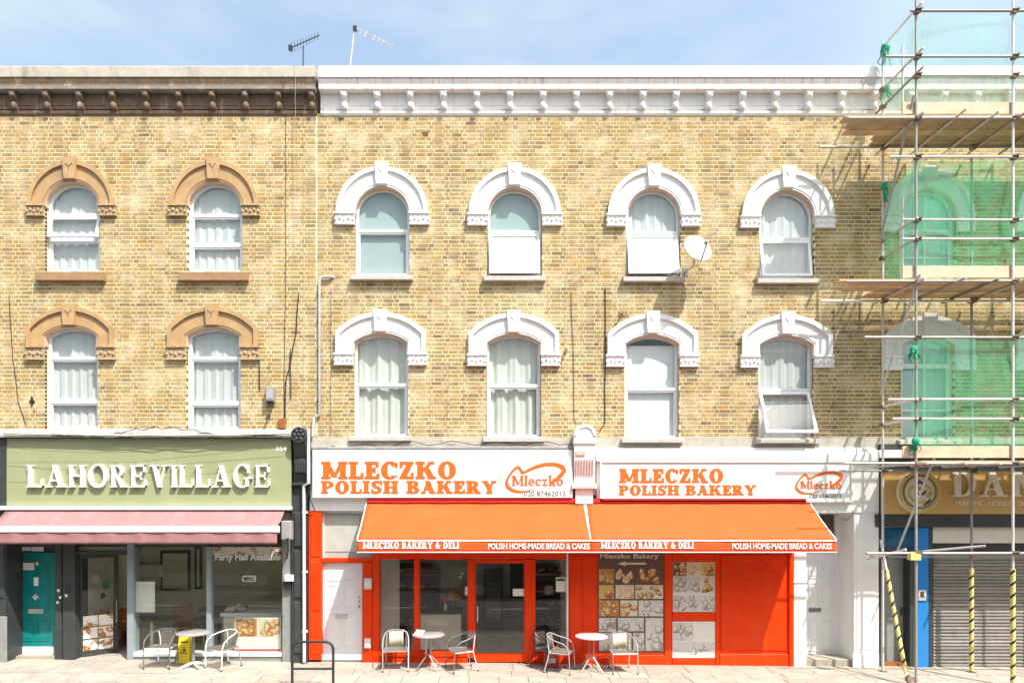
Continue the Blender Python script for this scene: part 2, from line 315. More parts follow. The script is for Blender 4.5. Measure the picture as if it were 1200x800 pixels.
M['faded'] = photo_mat('faded_pastry_prints', [(.76, .73, .68), (.66, .60, .53), (.50, .43, .36), (.27, .22, .19), (.58, .54, .49), (.70, .68, .65)], 5)
M['foodpr'] = photo_mat('curry_prints', [(.70, .58, .36), (.62, .35, .08), (.50, .16, .03), (.25, .08, .03), (.66, .60, .50), (.74, .70, .62)], 6)
M['film'] = mat('grey_green_film', (.46, .48, .42), .4, var=.08)
M['umber'] = mat('brown_poster_ground', (.135, .085, .055), .4, var=.06)
M['paper'] = mat('white_paper', (.75, .74, .68), .6, var=.04)
M['wicker'] = mat('grey_brown_weave', (.16, .14, .12), .7, var=.2, scale=40)
M['beige'] = mat('beige_mesh_fabric', (.60, .53, .40), .85, var=.08)
M['tabletop'] = mat('brushed_table_top', (.62, .61, .60), .35, .6, var=.08)
M['redcrate'] = mat('red_plastic', (.52, .03, .02), .4, var=.08)
M['oppbrick'] = mat('opposite_brick', (.30, .20, .12), .9, var=.2, scale=8, bump=.3)
M['oppdark'] = mat('opposite_window', (.05, .06, .07), .15, var=.2)
M['carpaint'] = mat('dark_green_car_paint', (.012, .030, .026), .2, .3, var=.05, coat=.8)
M['rubber'] = mat('rubber', (.02, .02, .02), .8, var=.1)
M['flower'] = mat('pink_flower', (.62, .12, .14), .7, var=.2)
M['leaf'] = mat('leaf_green', (.04, .10, .03), .7, var=.2)
M['amber'] = mat('amber_lampshade', (.60, .42, .20), .5, var=.2, scale=20, trans=.3)

# ------------------------------------------------------------------ lettering
def arcp(cx, cy, rx, ry, a0, a1, wx, wy, n=14):
    A = []; B = []
    for i in range(n + 1):
        a = R(a0 + (a1 - a0) * i / n); A.append((cx + rx * math.cos(a), cy + ry * math.sin(a))); B.append((cx + (rx - wx) * math.cos(a), cy + (ry - wy) * math.sin(a)))
    return ('s', A, B)
def bx(x0, y0, x1, y1): return ('p', [(x0, y0), (x1, y0), (x1, y1), (x0, y1)])
def dg(x0, y0, x1, y1, w): return ('p', [(x0 - w / 2, y0), (x0 + w / 2, y0), (x1 + w / 2, y1), (x1 - w / 2, y1)])
def glyph(ch, T=.26, t=.11, s=.09, h=.11):                    # slab-serif letters: stem T, thin stroke t, serif overhang s, serif height h
    def stem(x, y0=0, y1=1): return [bx(x, y0, x + T, y1)] + ([bx(x - s, y0, x + T + s, y0 + h)] if y0 == 0 else []) + ([bx(x - s, y1 - h, x + T + s, y1)] if y1 == 1 else [])
    x = s; e = x + T
    if ch == 'I': return stem(x), T + 2 * s
    if ch == 'L': return stem(x) + [bx(x, 0, x + .66, t + .02), bx(x + .66 - t, 0, x + .66, .36)], .66 + s
    if ch == 'E': return stem(x) + [bx(x, 0, x + .66, t + .02), bx(x + .66 - t, 0, x + .66, .34), bx(x, 1 - t - .02, x + .62, 1), bx(x + .62 - t, .68, x + .62, 1), bx(x, .46, x + .46, .46 + t), bx(x + .46 - t * .8, .34, x + .46, .68)], .66 + s
    if ch == 'H': return stem(x) + stem(x + .52) + [bx(x, .5 - t / 2, x + .6, .5 + t / 2)], .52 + T + 2 * s
    if ch == 'P': return stem(x) + [arcp(e + .04, .71, .40, .29, -90, 90, T, t), bx(e - .02, .42, e + .05, .42 + t), bx(e - .02, 1 - t, e + .05, 1)], e + .46
    if ch == 'R': return stem(x) + [arcp(e + .02, .73, .38, .27, -90, 90, T, t), bx(e - .02, .46, e + .03, .46 + t), bx(e - .02, 1 - t, e + .03, 1), dg(e + .36, 0, e + .10, .5, T * 1.1), bx(e + .25, 0, e + .56, h)], e + .58
    if ch == 'B': return stem(x) + [arcp(e + .04, .745, .36, .255, -90, 90, T, t), arcp(e + .04, .275, .42, .275, -90, 90, T, t), bx(e - .02, 0, e + .05, t), bx(e - .02, .47, e + .05, .47 + t), bx(e - .02, 1 - t, e + .05, 1)], e + .49
    if ch == 'D': return stem(x) + [arcp(e + .02, .5, .50, .5, -90, 90, T * 1.05, t, 20), bx(e - .02, 0, e + .03, t), bx(e - .02, 1 - t, e + .03, 1)], e + .54
    if ch == 'O': return [arcp(.47, .5, .45, .53, 0, 360, T * 1.1, t, 30)], .94
    if ch == 'C': return [arcp(.46, .5, .44, .53, 32, 318, T * 1.1, t, 24), bx(.72, .64, .72 + t * .9, .95), dg(.80, .20, .66, .08, t)], .86
    if ch == 'G': return [arcp(.46, .5, .44, .53, 45, 330, T * 1.1, t, 24), bx(.72, .64, .72 + t * 1.2, 1.0), bx(.64, .04, .64 + T * .95, .44), bx(.55, .38, .98, .38 + h)], 1.0
    if ch == 'S': return [arcp(.36, .735, .32, .285, 25, 250, T * .95, t * 1.2), arcp(.36, .275, .34, .295, -155, 75, T * .95, t * 1.2), dg(.33, .62, .41, .40, T * 1.15), bx(.58, .66, .58 + t, 1.0), bx(.03, 0, .03 + t, .36)], .74
    if ch == 'A': return [dg(.16, 0, .47, 1, t * 1.1), dg(.74, 0, .43, 1, T * 1.1), bx(.24, .27, .66, .27 + t * .9), bx(.0, 0, .32, h), bx(.52, 0, .96, h)], .96
    if ch == 'V': return [dg(.22, 1, .49, 0, T * 1.1), dg(.78, 1, .51, 0, t * 1.1), bx(0, 1 - h, .44, 1), bx(.62, 1 - h, .96, 1)], .96
    if ch == 'Y': return [dg(.20, 1, .46, .42, T * 1.05), dg(.76, 1, .50, .42, t * 1.2), bx(.48 - T / 2, 0, .48 + T / 2, .48), bx(0, 1 - h, .42, 1), bx(.60, 1 - h, .94, 1), bx(.28, 0, .68, h)], .94
    if ch == 'M': return stem(x + .02) + stem(x + .86) + [dg(x + .16, 1, x + .60, .12, T * .9), dg(x + .96, 1, x + .60, .12, t * 1.2)], .86 + T + 2 * s
    if ch == 'N': return stem(x) + stem(x + .60) + [dg(x + .14, 1, x + .72, 0, T)], .60 + T + 2 * s
    if ch == 'K': return stem(x) + [dg(e + .40, 1, e - .02, .42, t * 1.5), dg(e + .44, 0, e + .13, .64, T * 1.1), bx(e + .22, 1 - h, e + .56, 1), bx(e + .22, 0, e + .64, h)], e + .66
    if ch == 'Z': return [bx(.05, 0, .74, t + .02), bx(.04, 1 - t - .02, .72, 1), dg(.17, .02, .60, .98, T * 1.1), bx(.74 - t, 0, .74, .36), bx(.04, .64, .04 + t, 1)], .78
    if ch == '&': return [arcp(.36, .76, .22, .26, 0, 360, T * .55, t), arcp(.36, .28, .36, .30, 70, 360, T * .85, t), dg(.24, .70, .70, .02, T * .75), bx(.62, .40, .92, .40 + h), dg(.70, .42, .58, .2, t)], .92
    if ch == 'l': return stem(x, 0, 1), T + 2 * s
    if ch == 'k': return stem(x, 0, 1) + [dg(e + .28, .62, e - .02, .26, t * 1.3), dg(e + .32, 0, e + .08, .40, T), bx(e + .14, .58, e + .42, .66), bx(e + .16, 0, e + .48, h)], e + .48
    if ch == 'o': return [arcp(.33, .32, .32, .34, 0, 360, T, t, 20)], .66
    if ch == 'c': return [arcp(.32, .32, .31, .34, 45, 320, T, t, 16), bx(.46, .42, .58, .58)], .60
    if ch == 'e': return [arcp(.33, .32, .32, .34, 0, 318, T, t, 20), bx(.12, .30, .64, .30 + t * .8)], .66
    if ch == 'z': return [bx(.04, 0, .56, t), bx(.03, .64 - t, .54, .64), dg(.14, .02, .46, .62, T), bx(.48, 0, .56, .24), bx(.03, .42, .11, .64)], .60
    return [], .40
def word(parent, text, x0, x1, z0, z1, yf, yb, m, T=.26, t=.11, s=.09, h=.11, gap=.06, joined=None, big=None, slant=0., tops=None):
    gl = []; adv = 0
    for i, ch in enumerate(text):
        g, wd = glyph(ch, T, t, s, h); k = 1.0
        if big and i in big: k = big[i]
        gl.append((g, adv, k)); adv += (wd * (1 + (k - 1) * .8)) + gap
    adv -= gap; sx = (x1 - x0) / adv; sz = z1 - z0
    J = MB() if joined else None
    for g, a, k in gl:
        if not g: continue
        mb = J or MB()
        for q, pr in enumerate(g):
            f = lambda P: [(x0 + (a + p[0] * (1 + (k - 1) * .8) + slant * p[1]) * sx, z0 + p[1] * k * sz) for p in P]
            y = yf - .00035 * q
            if pr[0] == 'p': mb.prism(f(pr[1]), y, yb)
            else:
                c = abs(pr[1][0][0] - pr[1][-1][0]) < 1e-6 and abs(pr[1][0][1] - pr[1][-1][1]) < 1e-6
                if c: mb.strip(f(pr[1][:-1]), f(pr[2][:-1]), y, yb, True)
                else: mb.strip(f(pr[1]), f(pr[2]), y, yb)
        if not J: mb.build('letter', m, parent)
    if J: return J.build(joined, m, parent, kind='stuff')
def sans(parent, text, x0, x1, z0, z1, yf, m, name='lettering', off=.0, depth=.004):                     # printed line of small plain capitals
    cu = bpy.data.curves.new('t', 'FONT'); cu.body = text; cu.size = 1; cu.extrude = .01; cu.offset = off; cu.resolution_u = 3
    o = bpy.data.objects.new('t', cu); col.objects.link(o); bpy.context.view_layer.update()
    me = bpy.data.meshes.new_from_object(o.evaluated_get(bpy.context.evaluated_depsgraph_get()))
    vs = [v.co.copy() for v in me.vertices]; fs = [tuple(p.vertices) for p in me.polygons]
    bpy.data.objects.remove(o); bpy.data.curves.remove(cu); bpy.data.meshes.remove(me)
    a, b = min(v.x for v in vs), max(v.x for v in vs); c, d = min(v.y for v in vs), max(v.y for v in vs)
    mb = MB(); mb.add([(x0 + (v.x - a) / (b - a) * (x1 - x0), yf if v.z > 0 else yf + depth, z0 + (v.y - c) / (d - c) * (z1 - z0)) for v in vs], fs)
    o = mb.build(name, m, parent)
    o['kind'] = 'stuff'
    return o

# ------------------------------------------------------------------ the ground
def sloped(mb, x0, x1, y0, y1, z0, z1, n=1):
    mb.add([(x, y, (z0 if k == 0 else z1) + gz(x)) for k in (0, 1) for x, y in ((x0, y0), (x1, y0), (x1, y1), (x0, y1))],
           [(4, 5, 6, 7), (3, 2, 1, 0), (0, 1, 5, 4), (1, 2, 6, 5), (2, 3, 7, 6), (3, 0, 4, 7)]); return mb
g = MB(); g.add([(-700, -700, -.22), (700, -700, -.22), (700, 700, -.22), (-700, 700, -.22)], [(0, 1, 2, 3)]); tag(g.build('ground', M['asphalt']), None, None, kind='structure')
rd = sloped(MB(), -45, 45, -12.4, -3.45, -.3, -.14).build('road', M['asphalt']); tag(rd, None, None, kind='structure')
for k in range(-9, 10):
    sloped(MB(), k * 4.2, k * 4.2 + 2, -7.98, -7.88, -.139, -.134).build('road_marking', M['paint'], rd)
pv = sloped(MB(), -45, 45, -3.3, .9, -.3, -.006).build('pavement', M['joint']); tag(pv, None, None, kind='structure')
kb = sloped(MB(), -45, 45, -3.45, -3.303, -.3, .0).build('kerb', M['kerb']); tag(kb, None, None, kind='structure')
fp = sloped(MB(), -45, 45, -16.6, -12.4, -.3, -.02).build('far_pavement', M['slab']); tag(fp, None, None, kind='structure')
slabs = []
y = -.02; row = 0
while y > -3.2:
    dpt = .60 if row % 2 == 0 else .45
    x = -13.0 - rnd.random() * .5
    while x < 14.5:
        wd = rnd.choice((.9, .9, .75, .6, 1.05))
        if x + wd > -13 and y > -3.0:
            dz = rnd.uniform(-.003, .003); a = y - dpt + .014; b = min(y, -.02)
            mb = MB(); mb.add([(px_, py_, zz + gz(px_)) for zz in (-.05, dz) for px_, py_ in ((x, a), (x + wd - .015, a), (x + wd - .015, b), (x, b))],
                              [(4, 5, 6, 7), (0, 1, 5, 4), (1, 2, 6, 5), (2, 3, 7, 6), (3, 0, 4, 7)])
            mb.build('paving_slab', M['slab'], pv)
        x += wd
    y -= dpt; row += 1
gm = MB(); rg = random.Random(21)
for _ in range(170):
    gx, gy_, gr = rg.uniform(-12, 13), rg.uniform(-2.9, -.1), rg.uniform(.010, .026)
    gm.add([(gx + gr * rg.uniform(.7, 1.2) * math.cos(a_ * .7854), gy_ + gr * rg.uniform(.7, 1.2) * math.sin(a_ * .7854), gz(gx) + .0062) for a_ in range(8)], [tuple(range(8))])
gm.build('gum_spots', M['joint'], pv, kind='stuff')
# a strip of slab up against the shop thresholds
sloped(MB(), -13, 14.5, -.012, .85, -.05, .0).build('threshold_strip', M['slab'], pv)

# ------------------------------------------------------------------ brickwork
TONES = [(.475, .335, .135), (.44, .30, .115), (.51, .375, .18), (.39, .27, .115), (.46, .295, .10), (.53, .41, .225), (.32, .225, .11), (.245, .175, .095), (.48, .265, .08), (.36, .27, .145), (.41, .315, .17), (.19, .14, .085)]
TONES = [tuple((c * .80 + m * .20) * .84 for c, m in zip(t_, (.43, .315, .15))) for t_ in TONES]
WT_A = [9, 9, 8, 6, 7, 5, 3, 1.2, 2.2, 4, 4, .5]
WT_B = [8, 7, 7, 6, 5, 5, 5, 2.5, 1.5, 6, 6, 1.2]
WT_C = [4, 4, 4, 5, 2.5, 3, 7, 5, 1, 7, 7, 3]
CH, BL, HD, JT = .0872, .2340, .1130, .0185
BRICK_ME = {}
def tone(rng, x, z):
    f = min(1, max(0, (x - 1.5) / 3)) * min(1, max(0, (8.9 - z) / 2.2))
    W = WT_A if x < -3.9 else WT_B
    if rng.random() < f * .85: W = WT_C
    return rng.choices(range(len(TONES)), W)[0]
def brickwork(bld, x0, x1, z0, z1, holes, seed):
    rng = random.Random(seed); wall = MB(); items = []
    nrow = int((z1 - z0) / CH)
    for r in range(nrow):
        za = z0 + r * CH; zb = za + CH - JT; zm = za + CH / 2
        segs = [(x0, x1)]
        for h in holes:
            iv = h(zm)
            if iv is None: continue
            ns = []
            for a, b in segs:
                if iv[1] <= a or iv[0] >= b: ns.append((a, b)); continue
                if iv[0] > a: ns.append((a, iv[0]))
                if iv[1] < b: ns.append((iv[1], b))
            segs = ns
        zt = za + CH
        for a, b in segs:
            wall.add([(a, .003, za - JT), (b, .003, za - JT), (b, .003, zt - JT), (a, .003, zt - JT), (a, .24, za - JT), (b, .24, za - JT), (b, .24, zt - JT), (a, .24, zt - JT)],
                     [(0, 1, 2, 3), (0, 3, 7, 4), (1, 5, 6, 2)])
        x = x0 - rng.random() * .03 - (.178 if r % 2 else 0); k = r % 2
        while x < x1:
            wd = BL if k == 0 else HD; k ^= 1
            for a, b in segs:
                p, q = max(x, a), min(x + wd, b)
                if q - p > .025: items.append((p, q, za, zb, rng.uniform(-.0025, .001), tone(rng, (p + q) / 2, zm), q - p > BL - 1e-4))
            x += wd + .0125
    wo = wall.build('wall', M['mortar'], bld)
    full = [i for i, it in enumerate(items) if it[6]]
    full.sort(key=lambda i: (items[i][0]) ** 2 + (items[i][2] - CAMZ) ** 2)
    single = set(full[:300]); rest = MB()
    for i, (a, b, za, zb, dy, tn, fl) in enumerate(items):
        if i in single:
            if tn not in BRICK_ME:
                q = MB(); q.col = (*TONES[tn], 1); q.bev(-BL / 2, BL / 2, -.03, .03, -(CH - JT) / 2, (CH - JT) / 2, .002)
                BRICK_ME[tn] = q.mesh('brick', M['brick'], Vector((0, 0, 0)))[0]
            o = bpy.data.objects.new('brick', BRICK_ME[tn]); col.objects.link(o); put(o, ((a + b) / 2, .03 + dy, (za + zb) / 2), wo)
        else:
            v = rng.uniform(.9, 1.1); rest.col = (*[c * v for c in TONES[tn]], 1)
            n = len(rest.v)
            rest.add([(a, dy, za), (b, dy, za), (b, dy, zb), (a, dy, zb), (a, .06, za), (b, .06, za), (b, .06, zb), (a, .06, zb)],
                     [(0, 1, 2, 3), (0, 4, 5, 1), (1, 5, 6, 2), (2, 6, 7, 3), (3, 7, 4, 0)])
    rest.build('brick_courses', M['brick'], wo, kind='stuff')
    return wo

# ------------------------------------------------------------------ windows with arched surrounds
def outline(cx, hw, zs, rise, zb, kind, n=22):
    P = [(cx - hw, zb)]
    if kind == 'round':
        P += [(cx - hw * math.cos(math.pi * i / n), zs + rise * math.sin(math.pi * i / n)) for i in range(n + 1)]
    else:
        Rr = (hw * hw + rise * rise) / (2 * rise); a = math.asin(hw / Rr)
        P += [(cx + Rr * math.sin(-a + 2 * a * i / n), zs + rise - Rr + Rr * math.cos(-a + 2 * a * i / n)) for i in range(n + 1)]
    return P + [(cx + hw, zb)]
def cut_above(P, z):                                           # part of a convex outline above height z
    o = []; n = len(P)
    for i in range(n):
        a, b = P[i], P[(i + 1) % n]
        if a[1] >= z: o.append(a)
        if (a[1] - z) * (b[1] - z) < 0:
            t = (z - a[1]) / (b[1] - a[1]); o.append((a[0] + (b[0] - a[0]) * t, z))
    return o
def cloth(x0, x1, z0, z1, y, amp, folds, topfn=None, nx=60, nz=10, gather=0., rng=rnd):
    mb = MB(); ph = [rng.uniform(0, 6) for _ in range(3)]; vs = []; fs = []
    for j in range(nz + 1):
        for i in range(nx + 1):
            u = i / nx; v = j / nz; x = x0 + (x1 - x0) * u
            zt = topfn(x) if topfn else z1
            yy = y + amp * (math.sin(u * folds * 6.283 + ph[0] + .5 * math.sin(v * 3 + ph[1])) + .45 * math.sin(u * folds * 2.3 * 6.283 + ph[2])) * (.6 + .4 * (1 - v))
            vs.append((x + gather * math.sin(v * 3.14) * (.5 - u), yy, z0 + (zt - z0) * v))
    for j in range(nz):
        for i in range(nx): a = j * (nx + 1) + i; fs.append((a, a + 1, a + nx + 2, a + nx + 1))
    return mb.add(vs, fs)
def window(bld, d, style):
    """d: c,hw in photo px; sp spring, top, bot (glass opening), ow outer half-width, osp outer spring, otop, imp (y0,y1), rows [y..], open {row: angle}"""
    cx = PX(d['c']); hw = PX(d['c'] + d['hw']) - cx; zs = PZ(d['sp']); zt = PZ(d['top']); zb = PZ(d['bot']); kind = d['kind']; rise = zt - zs
    ms, mi, mk = style
    # the surround
    ohw = PX(d['c'] + d['ow']) - cx; ozs = PZ(d['osp']); orise = PZ(d['otop']) - ozs; zi = PZ(d['imp'][0])
    I = outline(cx, hw, zs, rise, zi, kind); O = outline(cx, ohw, ozs, orise, zi, kind)
    mb = MB(); mb.strip(I, O, -.045, .18)
    mid = [(i[0] + (o[0] - i[0]) * .80, i[1] + (o[1] - i[1]) * .80) for i, o in zip(I, O)]
    mid[0] = (mid[0][0], zi); mid[-1] = (mid[-1][0], zi)
    mb.strip(mid, [(cx + (p[0] - cx) * 1.012, p[1] + (.008 if 0 < k < len(O) - 1 else 0)) for k, p in enumerate(O)], -.095, -.0452)
    in2 = [(i[0] + (o[0] - i[0]) * .10, i[1] + (o[1] - i[1]) * .10) for i, o in zip(I, O)]
    in3 = [(i[0] + (o[0] - i[0]) * .24, i[1] + (o[1] - i[1]) * .24) for i, o in zip(I, O)]
    in2[0] = (in2[0][0], zi); in2[-1] = (in2[-1][0], zi); in3[0] = (in3[0][0], zi); in3[-1] = (in3[-1][0], zi)
    mb.strip(in2, in3, -.058, -.0452)
    su = mb.build('arch_surround', ms, bld, smooth=False)
    # soffit lining, a little inside the arch
    I2 = outline(cx, hw - .022, zs, rise - .022, zi, kind)
    MB().strip(I2, [(p[0], p[1]) for p in outline(cx, hw - .002, zs, rise - .002, zi, kind)], -.03, .24).build('soffit', M['peach'], su)
    kw = PX(d['c'] + 8) - cx; k0 = PZ(d['top'] - 1); k1 = PZ(d['key'])
    kb_ = MB(); kb_.prism([(cx - kw * .78, k0), (cx + kw * .78, k0), (cx + kw, k1), (cx - kw, k1)], -.135, -.0451)
    ky = kb_.build('keystone', ms, su)
    lf = MB(); zc = (k0 + k1) / 2 + .05                                # carved leaf on the keystone
    for a in (-50, 0, 50):
        lf.prism([(cx, zc - .05), (cx + .055 * math.sin(R(a)) + .018 * math.cos(R(a)), zc + .045 * math.cos(R(a))), (cx + .10 * math.sin(R(a)), zc + .10 * math.cos(R(a)) - .02), (cx + .055 * math.sin(R(a)) - .018 * math.cos(R(a)), zc + .045 * math.cos(R(a)))], -.150 - .001 * (a + 50) / 50, -.1352)
    lf.ball((cx, -.137, zc - .09), .014, .014, .014, 8, 5)
    lf.build('carved_leaf', mk, su)
    for sgn in (-1, 1):
        xa = cx + sgn * (hw - .004); xb = cx + sgn * (ohw + .05); z0, z1 = PZ(d['imp'][1]), PZ(d['imp'][0]) - .002
        a, b = min(xa, xb), max(xa, xb); im = MB()
        im.box(a + .012, b - .012, -.075, .17, z0 + .012, z1 - .035); im.box(a, b, -.115, .172, z1 - .035, z1); im.box(a + .006, b - .006, -.09, .171, z0, z0 + .014)
        n = 5
        for q in range(n):
            xx = a + .03 + (b - a - .06) * q / (n - 1)
            im.ball((xx, -.078, (z0 + z1) / 2 - .012 + (.018 if q % 2 else -.012)), .034, .034, .045, 8, 5)
            im.ball((xx + .02, -.080, (z0 + z1) / 2 + .02 - (.03 if q % 2 else -.01)), .018, .026, .02, 6, 4)
        im.build('impost', mk, su)
    # the frame and its panes
    fw = .052; yf = .10
    A = outline(cx, hw - .012, zs, rise - .012, zb, kind); B = outline(cx, hw - .012 - fw, zs, rise - .012 - fw, zb + fw, kind)
    fr = MB(); fr.strip(A, B, yf, yf + .07, True)
    rows = [PZ(r, yf) for r in d['rows']]
    for zr in rows: fr.bev(cx - hw + .03, cx + hw - .03, yf - .006, yf + .065, zr - .035, zr + .035, .008)
    wn = fr.build('window', M['frame'], bld)
    edges = [zt + 1] + rows + [zb]
    xi = hw - .012 - fw
    for i in range(len(edges) - 1):
        top, bo = edges[i], edges[i + 1]; ang = d.get('open', {}).get(i)
        if i == 0:
            pl = cut_above(outline(cx, xi + .012, zs, rise - .05, zb, kind), bo); MB().prism(pl, yf + .030, yf + .034).build('pane', M['glass'], wn)
            continue
        t2, b2 = top - .036, bo + (.036 if i < len(edges) - 2 else fw * .6)
        if ang:
            hy = yf - .012
            def TT(x, y, z, hy=hy, t2=t2, a=R(ang)): v = t2 - z; return (x, hy - v * math.sin(a) + y * math.cos(a), t2 - v * math.cos(a) - y * math.sin(a))
            s_ = MB(); s_.T = TT
            e = .06
            s_.box(cx - xi - .02, cx - xi - .02 + e, 0, .05, b2, t2); s_.box(cx + xi + .02 - e, cx + xi + .02, 0, .05, b2, t2)
            s_.box(cx - xi - .02 + e, cx + xi + .02 - e, .001, .049, t2 - e, t2); s_.box(cx - xi - .02 + e, cx + xi + .02 - e, .001, .049, b2, b2 + e)
            s_.build('sash', M['frame'], wn)
            p_ = MB(); p_.T = TT; p_.box(cx - xi + .03, cx + xi - .03, .02, .024, b2 + .05, t2 - .05); p_.build('pane', M['glass'] if not d.get('solid') else M['board'], wn)
            st = MB()
            for sg in (-1, 1): st.tube([(cx + sg * (xi - .03), yf + .02, b2 + .02), TT(cx + sg * (xi - .06), .04, b2 + .12)], .008, 5)
            st.build('stay', M['steel'], wn)
        else:
            s_ = MB(); e = .030
            s_.strip([(cx - xi - .004, b2), (cx - xi - .004, t2), (cx + xi + .004, t2), (cx + xi + .004, b2)], [(cx - xi + e, b2 + e), (cx - xi + e, t2 - e), (cx + xi - e, t2 - e), (cx + xi - e, b2 + e)], yf + .012, yf + .058, True)
            s_.build('sash', M['frame'], wn)
            MB().box(cx - xi + .01, cx + xi - .01, yf + .030, yf + .034, b2 + .01, t2 - .01).build('pane', M['glass'], wn)
    if d.get('bars'):
        q = MB(); q.box(cx - .015, cx + .015, yf + .01, yf + .05, zb + .06, zt - .08)
        for zz in d['bars']: q.box(cx - xi, cx + xi, yf + .014, yf + .046, PZ(zz) - .014, PZ(zz) + .014)
        q.build('glazing_bar', M['frame'], wn)
    if d.get('sill'):
        a, b = d['sill']; sw = PX(d['c'] + d['sw']) - cx
        sl = MB(); sl.yz([(-.13, PZ(b, -.13)), (-.13, PZ(a, -.13)), (-.02, PZ(a, -.13) + .03), (.12, PZ(a, -.13) + .035), (.12, PZ(b, -.13)), (-.10, PZ(b, -.13) - .004)], cx - sw, cx + sw)
        sl.build('sill', d.get('sm', M['sillstone']), wn)
    def hole(z, cx=cx, hw=hw, zs=zs, rise=rise, zb=zb, zi=zi):
        if z < zb - .02: return None
        if z < zi - .02: return (cx - hw, cx + hw)
        m = .07
        if z > zs + rise + m: return None
        if z <= zs: return (cx - hw - m, cx + hw + m)
        t = (z - zs) / (rise + m)
        if kind == 'round': f = math.sqrt(max(0, 1 - t * t))
        else: f = math.sqrt(max(0, 1 - t * .75))
        return (cx - (hw + m) * f, cx + (hw + m) * f)
    # what hangs behind the glass, with sheets standing in for its reflections
    def tf(x): 
        u = min(1, abs(x - cx) / hw)
        return zs + (rise - .03) * (math.sqrt(1 - u * u) if kind == 'round' else 1 - u * u)
    for cv in d.get('in', []):
        kd = cv[0]
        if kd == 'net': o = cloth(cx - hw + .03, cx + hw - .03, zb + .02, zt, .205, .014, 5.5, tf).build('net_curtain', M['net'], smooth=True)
        elif kd == 'half': o = cloth(cx - hw + .03, cx + hw - .03, PZ(cv[2]), PZ(cv[3]), .205, .014, 5).build('net_curtain', M['net'], smooth=True)
        elif kd == 'drape': o = cloth(cx - hw * .99, cx + hw * .97, zb + .02, zs + rise * .75, .225, .030, 3.6, nx=70).build('drape_curtain', M['drape'], smooth=True)  # drape folds, widened so the sides stand in for reflected sky
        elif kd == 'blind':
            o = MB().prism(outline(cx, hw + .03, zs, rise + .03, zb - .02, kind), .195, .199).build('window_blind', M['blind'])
        elif kd == 'pale': o = MB().prism(outline(cx, hw + .03, zs, rise + .03, zb - .02, kind), .195, .199).build('window_blind', M['paleblue'])  # pale sheet painted as the sky mirrored in the pane
        elif kd == 'board':
            o = MB().prism([(cx - hw - .02, zb), (cx + hw + .02, zb), (cx + hw + .02, PZ(cv[2])), (cx - hw - .02, PZ(cv[2]))], .20, .21).build('white_board', M['board'])
        tag(o, cv[1], 'curtain' if 'curtain' in o.name else 'blind' if 'blind' in o.name else 'board', 'window coverings behind the upstairs panes')
    return hole

def cornice_run(bld, x0, x1, dark, br_px):
    if dark: m0, m1, m2, m3 = M['parapet'], M['sooty'], M['sooty'], M['lead']
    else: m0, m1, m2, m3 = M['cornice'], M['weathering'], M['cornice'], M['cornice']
    ya = -.24
    f = MB(); f.box(x0, x1, -.02, .30, PZ(128, -.02), PZ(104, -.02) + .05)
    co = f.build('cornice', m2, bld)
    MB().yz([(ya, PZ(90, ya)), (ya, PZ(78, ya)), (ya + .03, PZ(76.5, ya)), (.35, PZ(76.5, ya) + .02), (.35, PZ(90, ya)), ], x0, x1).build('parapet_coping', m0, co)
    MB().yz([(-.225, PZ(90, ya) - .001), (-.20, PZ(90, ya) - .001), (-.021, PZ(90, ya) - .001), (-.021, PZ(101, -.21)), (-.205, PZ(101, -.21)), (-.195, PZ(98, -.21)), (-.215, PZ(94, -.21))], x0, x1).build('cyma_moulding', m1, co)
    MB().yz([(-.215, PZ(101, -.21) - .001), (-.021, PZ(101, -.21) - .001), (-.021, PZ(104, -.21)), (-.205, PZ(104, -.21))], x0, x1).build('fillet', m3, co)
    b = MB(); zz = PZ(128, -.1)
    b.yz([(-.05, zz), (.30, zz), (.30, PZ(133, -.1) - .02), (-.012, PZ(133, -.1)), (-.035, PZ(131, -.1))], x0, x1); b.build('bed_moulding', m2, co)
    for bp in br_px:
        x = PX(bp, -.2); zt = PZ(104, -.21) - .002; zb = zz
        hgt = zt - zb; q = MB(); P = []
        q.box(x - .085, x + .085, -.18, -.021, zt - .05, zt)
        prof = [(-.021, zb), (-.075, zb + .02), (-.09, zb + hgt * .16), (-.08, zb + hgt * .34), (-.068, zb + hgt * .42), (-.10, zb + hgt * .52), (-.135, zb + hgt * .62), (-.155, zb + hgt * .75), (-.15, zt - .051), (-.021, zt - .051)]
        q.yz(prof, x - .068, x + .068)
        q.ball((x, -.095, zb + hgt * .22), .062, .05, .085, 10, 6); q.ball((x, -.148, zb + hgt * .76), .07, .05, .065, 10, 6)
        q.build('bracket', m2 if not dark else M['sooty'], co, smooth=True)
    # the soffit panels stand a little back from the frieze
    px_ = sorted(br_px)
    for a, b_ in zip(px_[:-1], px_[1:]):
        xa, xb = PX(a, -.06) + .13, PX(b_, -.06) - .13; z0_, z1_ = PZ(127, -.06) + .08, PZ(110, -.06) - .02
        MB().strip([(xa, z0_), (xa, z1_), (xb, z1_), (xb, z0_)], [(xa + .03, z0_ + .03), (xa + .03, z1_ - .03), (xb - .03, z1_ - .03), (xb - .03, z0_ + .03)], -.032, -.0202, True).build('frieze_panel', m2, co)
    return co
def shell(bld, x0, x1, y0, y1, z0, z1, m, name='room_lining'):
    t = .04; mb = MB()
    mb.box(x0, x1, y1, y1 + t, z0, z1); mb.box(x0 - t, x0, y0, y1 + t, z0, z1); mb.box(x1, x1 + t, y0, y1 + t, z0, z1)
    mb.box(x0 - t, x1 + t, y0, y1 + t, z0 - t, z0 - .001); mb.box(x0 - t, x1 + t, y0, y1 + t, z1 + .001, z1 + t)
    return mb.build(name, m, bld)

